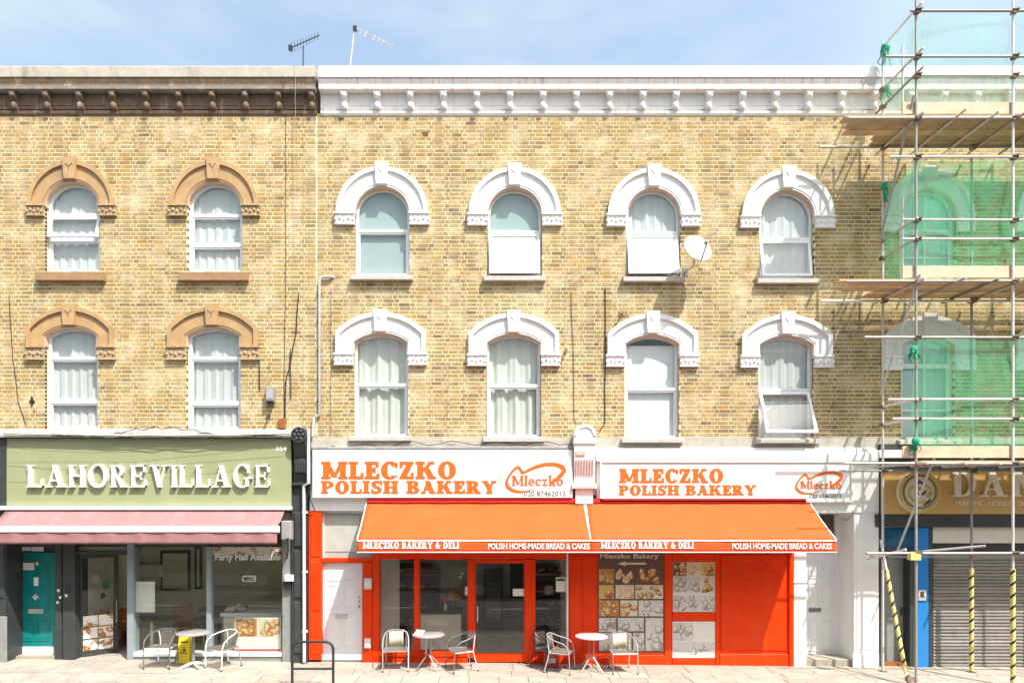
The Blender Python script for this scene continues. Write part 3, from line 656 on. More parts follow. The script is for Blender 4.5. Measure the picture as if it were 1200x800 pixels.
WHITE = (M['white'], M['white'], M['cornice']); BUFF = (M['buff'], M['carved'], M['carved'])
def up(c, dy=0, **k):
    d = dict(c=c, hw=32, kind='round', sp=250 + dy, top=219 + dy, bot=322 + dy, ow=53, osp=250 + dy, otop=197 + dy, key=193 + dy, imp=(250 + dy, 264 + dy), rows=[271 + dy], sill=(322 + dy, 327 + dy), sw=36); d.update(k); return d
def lo(c, dy=0, **k):
    d = dict(c=c, hw=32, kind='seg', sp=401 + dy, top=390 + dy, bot=511 + dy, ow=52, osp=390 + dy, otop=367 + dy, key=364 + dy, imp=(414 + dy, 428 + dy), rows=[451 + dy], sill=(512 + dy, 516 + dy), sw=36); d.update(k); return d

XA, XB, XC = PX(371), PX(1031), 15.2
ZW = 5.02
# ---------- house over the restaurant
hA = empty('brick_house', ((-12.6 + XA) / 2, .3, gz(-8))); tag(hA, 'yellow brick house with sooty brown cornice and buff window arches above the restaurant', 'house')
WA = [dict(c=85, hw=32, kind='round', sp=243, top=213, bot=318, ow=50, osp=243, otop=190, key=187, imp=(241, 254), rows=[252, 282], sill=(319, 328), sw=40, sm=M['buffsill'], open={1: 13},
           **{'in': [('net', 'white net curtain behind the window with an open middle sash over the teal door')]}),
      dict(c=252, hw=32, kind='round', sp=243, top=213, bot=318, ow=51, osp=243, otop=190, key=187, imp=(241, 254), rows=[253, 288], sill=(319, 328), sw=40, sm=M['buffsill'],
           **{'in': [('net', 'white net curtain behind the closed round-headed window with a buff arch')]}),
      dict(c=84, hw=31, kind='seg', sp=394, top=383, bot=502, ow=50, osp=385, otop=361, key=357, imp=(406, 422), rows=[420, 471], **{'in': [('net', 'white net curtain in the low-arched window over the sign word LAHORE')]}),
      dict(c=250.5, hw=31.5, kind='seg', sp=394, top=383, bot=503, ow=52, osp=385, otop=361, key=357, imp=(406, 422), rows=[420, 473], **{'in': [('net', 'white net curtain in the low-arched window over the sign word VILLAGE')]})]
holes = [window(hA, d, BUFF) for d in WA]
brickwork(hA, -12.6, XA - .012, ZW, PZ(132), holes, 3)
cornice_run(hA, -12.6, PX(368, -.3), True, [12 + 39.1 * k for k in range(-2, 10)])
MB().box(XA - .0115, XA + .0115, -.004, .2, ZW, PZ(134)).build('party_joint', M['mortar'], hA)
# ---------- house over the bakery
hB = empty('brick_house', ((XA + XB) / 2, .3, 0)); tag(hB, 'wide yellow brick house with white cornice and white window arches above the bakery', 'house')
WB = [up(448, 0, **{'in': [('blind', 'teal grey blind filling the closed round-headed window beside the drainpipe')]}),  # teal grey sheet stands in for a frosted sky reflection
      up(603, 1, open={1: 10}, solid=True, **{'in': [('blind', 'teal grey blind behind the round-headed window whose lower sash is propped open')]}),
      up(765.5, 2, open={1: 12}, solid=True, **{'in': [('net', 'white net curtain in the round-headed window beside the satellite dish')]}),
      up(922, 4, rows=[280], open={1: 9}, **{'in': [('net', 'white net curtain in the round-headed window crossed by scaffold shadows')]}),
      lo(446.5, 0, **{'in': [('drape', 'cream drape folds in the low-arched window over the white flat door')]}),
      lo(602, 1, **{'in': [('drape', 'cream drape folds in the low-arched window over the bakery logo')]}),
      lo(764, 2, rows=[456], **{'in': [('board', 'white board blanking out the low-arched window beside the console bracket', 403)]}),
      lo(921, 3, rows=[457], open={1: 24}, **{'in': [('net', 'white net curtain behind the wide open hopper window near the scaffold')]})]  # net carried up into the upper pane in place of its bluish reflection
holes = [window(hB, d, WHITE) for d in WB]
brickwork(hB, XA + .012, XB, ZW, PZ(132), holes, 5)
cornice_run(hB, PX(372, -.3), XB, False, [402 + 39.15 * k for k in range(0, 17)])
# ---------- house behind the scaffold
hC = empty('brick_house', (12, .3, gz(12))); tag(hC, 'brick house with white arches standing behind the scaffold and green netting', 'house')
WC = [up(1087, 0, hw=33, ow=51, sp=252, osp=252, top=222, otop=201, key=197, bot=322, bars=[300], imp=(252, 272)), up(1242, 0, hw=33, ow=51, sp=252, osp=252, top=222, otop=201, key=197, bars=[300], imp=(252, 272)),
      lo(1087, 4, hw=31, ow=52, bars=[480], imp=(418, 434), rows=[428]), lo(1242, 4, hw=31, ow=52, bars=[480], imp=(418, 434), rows=[428])]
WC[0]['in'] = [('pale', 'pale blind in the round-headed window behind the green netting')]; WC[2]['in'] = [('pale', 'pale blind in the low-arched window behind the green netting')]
holes = [window(hC, d, WHITE) for d in WC]
brickwork(hC, XB + .002, XC, ZW, PZ(132), holes, 9)
cornice_run(hC, XB + .002, XC, False, [1070 + 39.15 * k for k in range(0, 8)])
for h, a, b in ((hA, -12.55, XA - .1), (hB, XA + .1, XB - .1), (hC, XB + .1, XC - .1)):
    shell(h, a, b, .242, 3.0, 5.1, 8.42, M['room']); shell(h, a, b, .242, 3.0, 8.55, 11.9, M['room'])
    rf = MB(); rf.box(a - .1, b + .1, .36, 9, 12.05, 12.3); rf.box(a - .1, b + .1, 8.8, 9, 0, 12.04); rf.build('roof', M['lead'], h)
    MB().box(a - .1 + .003, b + .1 - .003, .003, .30, 3.72, ZW - .012).build('lintel_beam', M['parapet'], h)
    for xx in (a - .1 + .15, b + .1 - .15): MB().box(xx - .146, xx + .146, .42, 8.7, -.2, 5.0).build('party_wall', M['parapet'], h)

# ================================================================== restaurant shopfront
def part(bld, name, m, *boxes, bev=0., label=None):            # boxes: (px0, px1, py0, py1, y0, y1)
    mb = MB()
    for b in boxes: mb.px(*b, bev=bev)
    return mb.build(name, m, bld, label=label)
def door_panels(door, m, x0, x1, z0, z1, yf, rows, proud=.012):
    for (u0, u1, v0, v1) in rows:
        a, b = x0 + (x1 - x0) * u0, x0 + (x1 - x0) * u1; c, d = z0 + (z1 - z0) * v0, z0 + (z1 - z0) * v1
        mb = MB(); mb.strip([(a, c), (a, d), (b, d), (b, c)], [(a + .03, c + .03), (a + .03, d - .03), (b - .03, d - .03), (b - .03, c + .03)], yf - proud, yf - .001, True)
        mb.bev(a + .05, b - .05, yf - proud * .7, yf - .001, c + .05, d - .05, .006); mb.build('door_panel', m, door)
GY = PZ(777)                                                   # pavement level
# lead ledge over the sign
lg = MB(); lg.yz([(-.34, PZ(512, -.34)), (-.34, PZ(510, -.34)), (-.28, PZ(507, -.28)), (-.0, PZ(503, 0) + .02), (-.0, PZ(512, -.34))], -12.6, PX(341, -.34)); lg.build('ledge', M['lead'], hA)
part(hA, 'fascia_backing', M['dark'], (-60, 342, 512.5, 600, -.16, .0025))
sg = empty('shop_sign', (PX(174), -.2, PZ(592, -.2))); tag(sg, 'olive green fascia sign with raised white capitals LAHORE VILLAGE', 'sign')
part(sg, 'panel', M['green'], (7, 341, 513.5, 592, -.22, -.162))
Y0 = -.305
zl0, zl1 = PZ(570.5, Y0), PZ(544.5, Y0)
kw = dict(T=.155, t=.055, s=.062, h=.05, gap=.13)
for txt, a, b in (('LAHORE', 31, 170), ('VILLAGE', 175, 315)):
    word(sg, txt, PX(a, Y0), PX(b, Y0), zl0, zl1, Y0, -.2203, M['letterw'], **kw)
sans(sg, '354', PX(323, -.22), PX(336, -.22), PZ(528, -.22), PZ(522.5, -.22), -.226, M['letterw'], 'number', off=.02)
# pink awning
aw = empty('awning', (PX(165, -.9), -.3, PZ(600, -.3))); tag(aw, 'faded pink canvas awning with a white front bar over the restaurant window', 'awning')
part(aw, 'cassette', M['frame'], (-4, 340, 592.5, 597, -.33, -.16))
AX0, AX1 = PX(8, -.25), PX(334, -.25); YF = -.80
n = 30; vs = []; fs = []
zA, zB_ = PZ(598.5, -.28), PZ(616.5, YF)
for j in range(9):
    for i in range(n + 1):
        u, v = i / n, j / 8; vs.append((AX0 + (AX1 - AX0) * u, -.28 + (YF + .28) * v, zA + (zB_ - zA) * v - .035 * math.sin(v * math.pi) + .008 * math.sin(u * 41 + v * 3) * math.sin(v * 3.1)))
for j in range(8):
    for i in range(n): a = j * (n + 1) + i; fs.append((a, a + 1, a + n + 2, a + n + 1))
cvs = MB().add(vs, fs).build('canvas', M['pink'], aw, smooth=True)
cvs.modifiers.new('thickness', 'SOLIDIFY').thickness = .006
zf0, zf1 = PZ(624, YF), PZ(616, YF)
fb = MB(); fb.yz([(YF - .03, zf0 + .02), (YF - .035, zf0 + .09), (YF - .02, zf1), (YF + .05, zf1 + .004), (YF + .06, zf0 + .03), (YF + .02, zf0)], AX0 - .04, AX1 + .04); fb.build('front_bar', M['frame'], aw)
val = cloth(AX0, AX1, PZ(637, YF), zf0 + .015, YF - .005, .012, 9, nx=90, nz=5).build('valance', M['pink'], aw, smooth=True)
val.modifiers.new('thickness', 'SOLIDIFY').thickness = .004
for xx in (AX0 + .15, AX1 - .15):
    MB().tube([(xx, -.16, zA - .10), (xx, -.45, zA - .20), (xx, YF + .03, zf0 + .04)], .02, 8).build('arm', M['steel'], aw)
# black pier with scrolled console between restaurant and bakery
pr = MB(); pr.px(342, 360, 566, 779, -.10, .4); hp = pr.build('pier', M['dark'], hA)
for a, b in ((600, 640), (645, 700), (705, 765)): part(hp, 'pier_block', M['dark'], (344, 358, a, b, -.14, -.101), bev=.02)
cs = MB(); xs0, xs1 = PX(343, -.3), PX(360, -.3); xm = (xs0 + xs1) / 2
cs.yz([(-.0, PZ(566, -.2)), (-.16, PZ(566, -.2)), (-.20, PZ(556, -.2)), (-.24, PZ(545, -.25)), (-.20, PZ(537, -.25)), (-.28, PZ(528, -.3)), (-.36, PZ(518, -.35)), (-.30, PZ(516, -.3)), (-.0, PZ(516, -.3))], xs0 + .02, xs1 - .02)
cs.box(xs0 - .03, xs1 + .02, -.22, .001, PZ(568, -.2), PZ(565, -.2))
for k in range(4):
    xx = xs0 + .07 + k * (xs1 - xs0 - .14) / 3; cs.tube([(xx, -.262, PZ(553, -.25)), (xx, -.262, PZ(539, -.25))], .028, 6)
con = cs.build('console', M['dark'], hA)
rs = MB(); zc = PZ(509.5, -.36); rr = .17
rs.prism([(xm + rr * math.cos(R(a)), zc + rr * math.sin(R(a))) for a in range(0, 360, 15)], -.40, -.02)
for q in range(6):
    a = R(60 * q); rs.ball((xm + .09 * math.cos(a), -.40, zc + .09 * math.sin(a)), .045, .035, .045, 8, 5)
rs.ball((xm, -.405, zc), .04, .04, .04, 8, 5)
rs.strip([(xm + .165 * math.cos(R(a)), zc + .165 * math.sin(R(a))) for a in range(0, 360, 15)], [(xm + .135 * math.cos(R(a)), zc + .135 * math.sin(R(a))) for a in range(0, 360, 15)], -.425, -.4005, True)
rs.build('rosette', M['dark'], con)
lp = part(hA, 'pier', M['dark'], (-22, 7, 513, 779, -.24, .4))
part(lp, 'pier_block', M['dark'], (-18, 4, 640, 700, -.27, -.241), bev=.015); part(lp, 'plinth', M['midgrey'], (-20, 7.5, 722, 779, -.265, -.2405), bev=.01)
# timber frames of the restaurant front
YS = .10
part(hA, 'post', M['bluegrey'], (8, 16.5, 600, 774, .02, .4), bev=.01)
part(hA, 'post', M['dark'], (64, 72, 600, 776, .02, .5), (73, 87.5, 600, 776, .0, .5), bev=.012)
part(hA, 'post', M['bluegrey'], (148.5, 156, 600, 775, .03, .3), bev=.01)
part(hA, 'post', M['bluegrey'], (241.5, 247, 640, 765, .04, .22), bev=.008)
part(hA, 'post', M['midgrey'], (330.5, 341.5, 600, 777, -.02, .4), bev=.012)
part(hA, 'head_rail', M['dark'], (8, 341, 596, 640.5, .12, .4))
part(hA, 'transom_rail', M['dark'], (88, 148, 645.5, 650, .05, .25))
part(hA, 'transom_panel', M['cream'], (88, 148, 638, 645.5, .16, .19))
sr = part(hA, 'stall_riser', M['midgrey'], (156, 330.5, 769, 777, .05, .4)); part(sr, 'bottom_rail', M['frame'], (156, 330.5, 764.5, 769, .02, .3), bev=.01)
part(hA, 'shop_pane', M['shopglass'], (156, 241.5, 640, 764.5, .14, .146)); part(hA, 'shop_pane', M['shopglass'], (247, 330.5, 640, 764.5, .14, .146))
YD = .30
dr = part(hA, 'door', M['teal'], (17, 64.5, 647, 757, YD, YD + .05), label='teal panelled street door')
x0, x1, z0, z1 = PX(17, YD), PX(64.5, YD), PZ(757, YD), PZ(647, YD)
door_panels(dr, M['teal'], x0, x1, z0, z1, YD, [(.16, .46, .06, .30), (.54, .86, .06, .30), (.16, .46, .38, .58), (.54, .86, .38, .58), (.16, .46, .62, .90), (.54, .86, .62, .90)])
part(dr, 'kick_plate', M['frame'], (18, 63.5, 757.3, 768, YD - .02, YD + .05)); part(dr, 'letter_plate', M['steel'], (33, 51, 713, 718.5, YD - .02, YD - .0135))
kn = MB(); kx, kz = PX(42.5, YD), PZ(699, YD); kn.prism([(kx + .075 * math.cos(R(a)), kz + .075 * math.sin(R(a))) for a in range(0, 360, 90)], YD - .03, YD - .0135); kn.ball((kx, YD - .035, kz), .03, .025, .03); kn.build('knocker', M['alu'], dr)
part(dr, 'lock_plate', M['alu'], (39.5, 45, 676, 686, YD - .02, YD - .0135)); part(dr, 'paper_note', M['paper'], (27, 40, 659, 667.5, YD - .018, YD - .0135)); part(dr, 'paper_note', M['paper'], (42, 45, 658, 662, YD - .018, YD - .0135))
for a, c in ((22, 660), (24, 684), (23, 700)): part(dr, 'sticker', M['paper'], (a, a + 2.2, c, c + (16 if c == 660 else 5), YD - .016, YD - .0135))
for a, b, c, d in ((23, 36, 640.5, 645), (37, 51, 640.5, 645.5)): part(dr, 'paper_note', M['paper'], (a, b, c, d, YD - .03, YD - .02))
part(hA, 'doorstep', M['slab'], (12, 64, 768.4, 777, .06, .45))
for a, c in ((67, 690), (69, 698), (66, 704), (76, 696), (77, 686)): part(hA, 'bell_push', M['paper'] if a != 77 else M['black'], (a, a + 2.6 + (a == 77) * 2, c, c + 3 + (a == 77) * 5, -.02 if a > 72 else .005, .02))
# open glazed door swung inwards
dl = MB()
hx, hy = PX(92, .2), .2; ang = R(38); zb_, zt_ = PZ(772, .2), PZ(650.5, .2); Wd = .80
def DT(x, y, z): return (hx + x * math.cos(ang) - y * math.sin(ang), hy + x * math.sin(ang) + y * math.cos(ang), z)
dl.T = DT
dl.strip([(0, zb_), (0, zt_), (Wd, zt_), (Wd, zb_)], [(.07, zb_ + .14), (.07, zt_ - .07), (Wd - .09, zt_ - .07), (Wd - .09, zb_ + .14)], 0, .045, True)
od = dl.build('door', M['dark'], hA, label='dark framed glass door standing open')
q = MB(); q.T = DT; q.box(.06, Wd - .08, .018, .024, zb_ + .13, zt_ - .06); q.build('pane', M['shopglass'], od)
for k in range(3):
    for j in range(2):
        q = MB(); q.T = DT; q.box(.09 + j * .31, .38 + j * .31, .008, .017, zb_ + .17 + k * .27, zb_ + .41 + k * .27); q.build('menu_photo', M['foodpr'], od)
q = MB(); q.T = DT; q.tube([(Wd - .05, -.05, zb_ + .75), (Wd - .05, -.05, zb_ + 1.25)], .013); q.tube([(Wd - .05, .0, zb_ + .78), (Wd - .05, -.05, zb_ + .78)], .01); q.tube([(Wd - .05, .0, zb_ + 1.22), (Wd - .05, -.05, zb_ + 1.22)], .01); q.build('handle', M['alu'], od)
for (u, v, s_, mm) in ((.55, 1.62, .11, 'leaf'), (.48, 1.38, .07, 'black'), (.35, .98, .08, 'umber'), (.52, 1.05, .05, 'umber')):
    q = MB(); q.T = DT; q.prism([(u + s_ * .8 * math.cos(R(a)), zb_ + v + s_ * math.sin(R(a))) for a in range(0, 360, 45)], .010, .017); q.build('sticker', M[mm], od)
part(hA, 'threshold', M['lead'], (88, 148, 773, 778, .02, .5))
fl = MB(); fl.box(-12.4, PX(360), .30, 5.5, -.2, GY + .06 + .02); 
shell(hA, PX(90, .2), PX(338), .41, 3.0, GY + .075, 3.40, M['cream'])
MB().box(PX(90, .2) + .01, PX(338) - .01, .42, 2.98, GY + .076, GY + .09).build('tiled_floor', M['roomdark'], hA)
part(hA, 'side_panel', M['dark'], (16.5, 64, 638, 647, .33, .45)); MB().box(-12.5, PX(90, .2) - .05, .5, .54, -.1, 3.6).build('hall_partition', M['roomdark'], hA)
MB().box(PX(112, 2.1), PX(150, 2.1), 2.1, 2.14, GY + .09, 3.3).build('screen_wall', M['paper'], hA)
# stickers, menus and banner on the restaurant glass
part(hA, 'menu_sheet', M['paper'], (157, 181.5, 681, 717, .15, .152))
bn = part(hA, 'banner', M['foodpr'], (248, 330, 640, 650, .132, .137)); sans(bn, 'Party Hall Available', PX(252, .13), PX(329, .13), PZ(658.5, .13), PZ(648, .13), .126, M['letterw'], off=.03)
mp_ = part(hA, 'menu_poster', M['paper'], (275, 329, 723, 766, .16, .165)); FOOD = [(mp_, (276, 301, 724.5, 745)), (mp_, (303, 328, 724.5, 745))]; part(mp_, 'red_band', M['redcrate'], (275.5, 328.5, 760, 764, .156, .1595))
ms_ = part(hA, 'hanging_menu_sign', M['signw'], (284, 300, 674, 681, .30, .31)); sans(ms_, 'MENU', PX(286, .3), PX(298, .3), PZ(680, .3), PZ(675.5, .3), .296, M['black'], off=.02)
MB().tube([(PX(284.5, .3), .305, PZ(674, .3)), (PX(292, .3), .305, PZ(655, .3)), (PX(299.5, .3), .305, PZ(674, .3))], .004, 5).build('cord', M['cable'], ms_)
# inside the restaurant (the two dish pictures on the menu poster are laid on further down)
def dine_table(px, y, wd, lab):
    x = PX(px, y); t = empty('dining_table', (x, y, GY + .09)); tag(t, lab, 'table', 'dining tables inside the restaurant')
    b = .09 + GY
    MB().box(x - wd / 2, x + wd / 2, y - .35, y + .35, b + .72, b + .76).build('table_top', M['darkwood'], t)
    MB().lathe([(.04, 0), (.04, .72)], (x, y, b), 12).build('column', M['steel'], t); MB().lathe([(.26, 0), (.24, .03), (.05, .05)], (x, y, b), 16).build('foot', M['steel'], t)
def dine_chair(px, y, rz, lab):
    t = empty('wooden_chair', (PX(px, y), y, GY + .09), rz); tag(t, lab, 'chair', 'wooden dining chairs inside the restaurant')
    MB().bev(-.22, .22, -.22, .22, .42, .47, .01).build('seat', M['wood'], t, local=True)
    MB().box(-.22, .22, .19, .22, .50, .94).build('backrest', M['wood'], t, local=True)
    for a in (-.2, .2):
        for b in (-.2, .2): MB().box(a - .02, a + .02, b - .02, b + .02, 0, .42 if b < 0 else .96).build('leg', M['wood'], t, local=True)
dine_table(178, .9, 1.0, 'dark topped dining table behind the paper menu sheet'); dine_table(262, 2.35, 1.0, 'dark topped dining table deep inside the restaurant')
dine_chair(128, 1.25, R(160), 'orange brown wooden chair just inside the open restaurant door'); dine_chair(150, 1.35, R(175), 'wooden chair beside the open door with its back to the street')
dine_chair(215, 1.5, R(30), 'wooden chair at the dark dining table behind the street window'); dine_chair(236, 2.5, R(-80), 'wooden chair by the table deep inside the restaurant')
ac = MB(); ac.bev(PX(160, 2.7), PX(187, 2.7), 2.72, 2.99, PZ(676, 2.7), PZ(662, 2.7), .04); o = ac.build('air_conditioner', M['frame']); tag(o, 'white air conditioning unit on the restaurant back wall', 'air conditioner')
for k, (a, b, c, d) in enumerate(((188, 222, 645, 692), (228, 236, 640, 690))):
    o = empty('picture_frame', (PX((a + b) / 2, 2.9), 2.95, PZ(d, 2.9))); tag(o, ('wide dark framed picture' if k == 0 else 'narrow dark framed picture') + ' on the restaurant back wall', 'picture')
    part(o, 'frame', M['dark'], (a, b, c, d, 2.93, 2.99)); part(o, 'print', M['cream'], (a + 2.5, b - 2.5, c + 3, d - 3, 2.91, 2.929))
ct = empty('serving_counter', (PX(305, 1.2), 1.3, GY + .09)); tag(ct, 'serving counter with a white front behind the food menu poster', 'counter')
part(ct, 'front', M['cream'], (262, 330, 722, 770, 1.1, 1.15)); part(ct, 'worktop', M['frame'], (258, 331, 718, 722, 1.02, 1.6)); 
o = MB().lathe([(.10, 0), (.24, .03), (.26, .05), (.2, .10), (.08, .17), (.01, .2)], (PX(276, 1.3), 1.3, PZ(718, 1.02) + .001), 18).build('food_platter', M['foodpr'], smooth=True); tag(o, 'heaped platter of fried food on the serving counter', 'platter')

M['crust'] = mat('printed_crust', (.50, .25, .075), .35, var=.45, scale=14); M['crumb'] = mat('printed_crumb', (.74, .55, .30), .35, var=.25, scale=18); M['choc'] = mat('printed_chocolate', (.13, .055, .025), .35, var=.3, scale=16); M['berry'] = mat('printed_berry', (.42, .06, .05), .35, var=.3, scale=20)
M['fcrust'] = mat('faded_print_mid', (.46, .41, .36), .35, var=.35, scale=14); M['fcrumb'] = mat('faded_print_light', (.72, .69, .64), .35, var=.12, scale=14); M['fdark'] = mat('faded_print_dark', (.22, .19, .17), .35, var=.3, scale=16); M['straw'] = mat('printed_straw', (.66, .46, .13), .35, var=.35, scale=30)
M['linen'] = mat('printed_linen', (.70, .63, .50), .35, var=.2, scale=9); M['ashy'] = mat('faded_print_ground', (.62, .61, .59), .35, var=.15, scale=7)
def picture(parent, name, rect, yf, faded, sd_):
    rg = random.Random(sd_); a, b, c, d = rect
    base = M['ashy'] if faded else rg.choice((M['linen'], M['linen'], M['straw'], M['umber'], M['crust']))
    t = part(parent, name, base, (a, b, c, d, yf, yf + .0034)); k3 = (M['fcrust'], M['fcrumb'], M['fdark']) if faded else rg.choice(((M['crust'], M['crumb'], M['choc']), (M['crust'], M['crumb'], M['berry']), (M['crumb'], M['linen'], M['crust'])))
    x0, x1, z0, z1 = PX(a, yf), PX(b, yf), PZ(d, yf), PZ(c, yf); w_, h_ = x1 - x0, z1 - z0; q = [MB(), MB(), MB()]
    n = rg.randint(4, 8)
    for i in range(n):
        r1, r2, an = rg.uniform(.15, .34) * min(w_, h_), rg.uniform(.45, .9), rg.uniform(0, 3.14); r2 *= r1
        cx_, cz_ = rg.uniform(x0 + r1 * .55, x1 - r1 * .55), rg.uniform(z0 + r2 * .6, z1 - r2 * .6); ph = rg.uniform(0, 6)
        def E(s, dx=0., dz=0.):
            P = []
            for u in range(14):
                th = u * 6.2832 / 14; wob = 1 + .10 * math.sin(3 * th + ph); ex, ez = r1 * s * wob * math.cos(th), r2 * s * wob * math.sin(th)
                P.append((min(x1 - .002, max(x0 + .002, cx_ + dx + ex * math.cos(an) - ez * math.sin(an))), min(z1 - .002, max(z0 + .002, cz_ + dz + ex * math.sin(an) + ez * math.cos(an)))))
            return P
        y_ = yf - .0002 - .0006 * i
        q[2].prism(E(1.06, .006, -.012), y_ - .0001, y_ + .0001); q[0].prism(E(1), y_ - .0002, y_); q[1].prism(E(.62, -.008, .012), y_ - .0004, y_ - .0003)
        for e in range(2): q[rg.choice((0, 2))].prism([(p[0] * .3 + .7 * cx_ + (e - .5) * r1 * .6, p[1] * .22 + .78 * cz_) for p in E(.6)], y_ - .00055, y_ - .00045)
    for mm, mb in zip(k3, q): mb.build('printed_shape', mm, t, kind='stuff')
for i, (p_, r_) in enumerate(FOOD): picture(p_, 'food_picture', r_, .156, False, 81 + i)
# ================================================================== bakery shopfront
part(hB, 'plaster_band', M['parapet'], (363, 672, 515.5, 523, -.06, .002))
lg = MB(); lg.yz([(-.20, PZ(526, -.2)), (-.20, PZ(523.5, -.2)), (-.0, PZ(522, 0)), (.0, PZ(526, -.2))], PX(363, -.2), PX(671, -.2)); lg.build('ledge', M['lead'], hB)
part(hB, 'fascia_backing', M['white'], (363, 671, 526.5, 598, -.05, .0025))
part(hB, 'fascia_backing', M['white'], (699.5, 1030, 529, 600, -.05, .0025)); 
lg = MB(); lg.yz([(-.16, PZ(540, -.16)), (-.17, PZ(532, -.16)), (-.12, PZ(529, -.16)), (-.05, PZ(525, -.05)), (.0, PZ(525, -.05) + .02), (.0, PZ(540, -.16))], PX(699, -.16), PX(1030, -.16)); lg.build('ledge', M['white'], hB)
def logo(parent, px0, px1, py0, py1, yf):
    def W(u, v): return (PX(px0 + (px1 - px0) * u, yf), PZ(py1 - (py1 - py0) * v, yf))
    # a brush ring: out from the lower left, over a bump, round the top and back through the k
    c = [(.50, .11, .004), (.38, .03, .03), (.24, .005, .06), (.12, .07, .085), (.05, .20, .085), (.04, .36, .07), (.09, .58, .055), (.16, .76, .06), (.215, .84, .065), (.255, .78, .07), (.285, .66, .075), (.33, .67, .06), (.42, .77, .075), (.54, .87, .085), (.68, .935, .09), (.82, .925, .095), (.92, .85, .11), (.955, .72, .11), (.91, .57, .10), (.84, .44, .085), (.79, .33, .055), (.775, .28, .03)]
    A = []; B = []
    dense = []
    for i in range(len(c) - 1):
        p0, p1, p2, p3 = c[max(0, i - 1)], c[i], c[i + 1], c[min(len(c) - 1, i + 2)]
        for k in range(4):
            t = k / 4; dense.append(tuple(.5 * (2 * b + (-a + d) * t + (2 * a - 5 * b + 4 * d - e) * t * t + (-a + 3 * b - 3 * d + e) * t ** 3) for a, b, d, e in zip(p0, p1, p2, p3)))
    dense.append(c[-1])
    asp = (px1 - px0) / (py1 - py0)
    for i, (u, v, wd) in enumerate(dense):
        a, b = dense[max(0, i - 1)], dense[min(len(dense) - 1, i + 1)]
        dx, dy = (b[0] - a[0]) * asp, b[1] - a[1]; l = math.hypot(dx, dy) or 1; nx, ny = -dy / l, dx / l; wd *= .5 * 1.25
        A.append(W(u + nx * wd / asp * 1.1, v + ny * wd * 1.1)); B.append(W(u - nx * wd / asp * 1.1, v - ny * wd * 1.1))
    MB().strip(A, B, yf, yf + .006).build('logo_swoosh', M['lettero'], parent)
    a, b = W(.12, .22), W(.945, .56)
    word(parent, 'Mleczko', a[0], b[0], a[1], b[1], yf - .004, yf + .004, M['lettero'], T=.20, t=.08, s=.07, h=.06, gap=.06)
bs = []
for (a, b, c, d, ym, lab, T1, T2, lg_, ph) in (
        (366, 671, 527, 583, -.20, 'long white bakery sign hanging over the white flat door', (376, 535, 540.5, 561), (376, 582, 563, 578), (591, 664, 541.5, 576), (614, 663, 575, 581)),
        (705, 997, 541.5, 586, -.13, 'framed white bakery sign set in the fascia next to the scaffold', (725, 848, 549, 565.5), (725, 886, 568, 580), (931, 989, 551.5, 578), (948, 986, 578.5, 583.5))):
    s_ = empty('shop_sign', (PX((a + b) / 2, ym), ym, PZ(d, ym))); tag(s_, lab, 'sign', 'white bakery signs')
    pn = part(s_, 'panel', M['signw'], (a, b, c, d, ym, -.055), bev=.006)
    if a > 600:
        q = MB(); P = [(PX(a, ym), PZ(d, ym)), (PX(a, ym), PZ(c, ym)), (PX(b, ym), PZ(c, ym)), (PX(b, ym), PZ(d, ym))]; e = .035
        q.strip([(P[0][0] - e, P[0][1] - e), (P[1][0] - e, P[1][1] + e), (P[2][0] + e, P[2][1] + e), (P[3][0] + e, P[3][1] - e)], P, ym - .03, -.051, True); q.build('frame', M['signw'], s_)
    kw = dict(T=.30, t=.15, s=.085, h=.15, gap=.045)
    word(s_, 'MLECZKO', PX(T1[0], ym), PX(T1[1], ym), PZ(T1[3], ym), PZ(T1[2], ym), ym - .008, ym, M['lettero'], **kw)
    word(s_, 'POLISH BAKERY', PX(T2[0], ym), PX(T2[1], ym), PZ(T2[3], ym), PZ(T2[2], ym), ym - .008, ym, M['lettero'], **kw)
    logo(s_, *lg_, ym - .008)
    sans(s_, '020 87462012', PX(ph[0], ym), PX(ph[1], ym), PZ(ph[3], ym), PZ(ph[2], ym), ym - .006, M['grey'], 'phone_number', off=.008)
# white console between the two bakery signs
kc = MB(); x0, x1 = PX(672, -.3), PX(699, -.3); xm = (x0 + x1) / 2; rr = (x1 - x0) / 2 - .02; zc = PZ(510, -.3)
kc.prism([(xm + rr * math.cos(R(a)), zc + rr * math.sin(R(a))) for a in range(0, 181, 12)] + [(x0 + .02, PZ(519, -.3)), (x1 - .02, PZ(519, -.3))], -.32, .0)
kc.strip([(xm + (rr + .015) * math.cos(R(a)), zc + (rr + .015) * math.sin(R(a))) for a in range(0, 181, 12)], [(xm + (rr - .05) * math.cos(R(a)), zc + (rr - .05) * math.sin(R(a))) for a in range(0, 181, 12)], -.345, -.321)
kc.box(x0 + .01, x1 - .01, -.33, .0, PZ(519, -.3) - .01, PZ(516, -.3)); 
kc.yz([(-.0, PZ(566, -.2)), (-.20, PZ(566, -.2)), (-.24, PZ(550, -.2)), (-.29, PZ(530, -.25)), (-.30, PZ(519.5, -.3)), (0, PZ(519.5, -.3))], x0 + .02, x1 - .02)
kc.box(x0 - .02, x1 + .01, -.27, .0, PZ(572, -.25), PZ(566.2, -.25)); kc.box(x0 + .06, x1 - .06, -.18, .0, PZ(590, -.2), PZ(572.3, -.2))
kco = kc.build('console', M['white'], hB)
M['pinkw'] = mat('pinkish_worn_paint', (.66, .44, .40), .7, var=.15, scale=20)
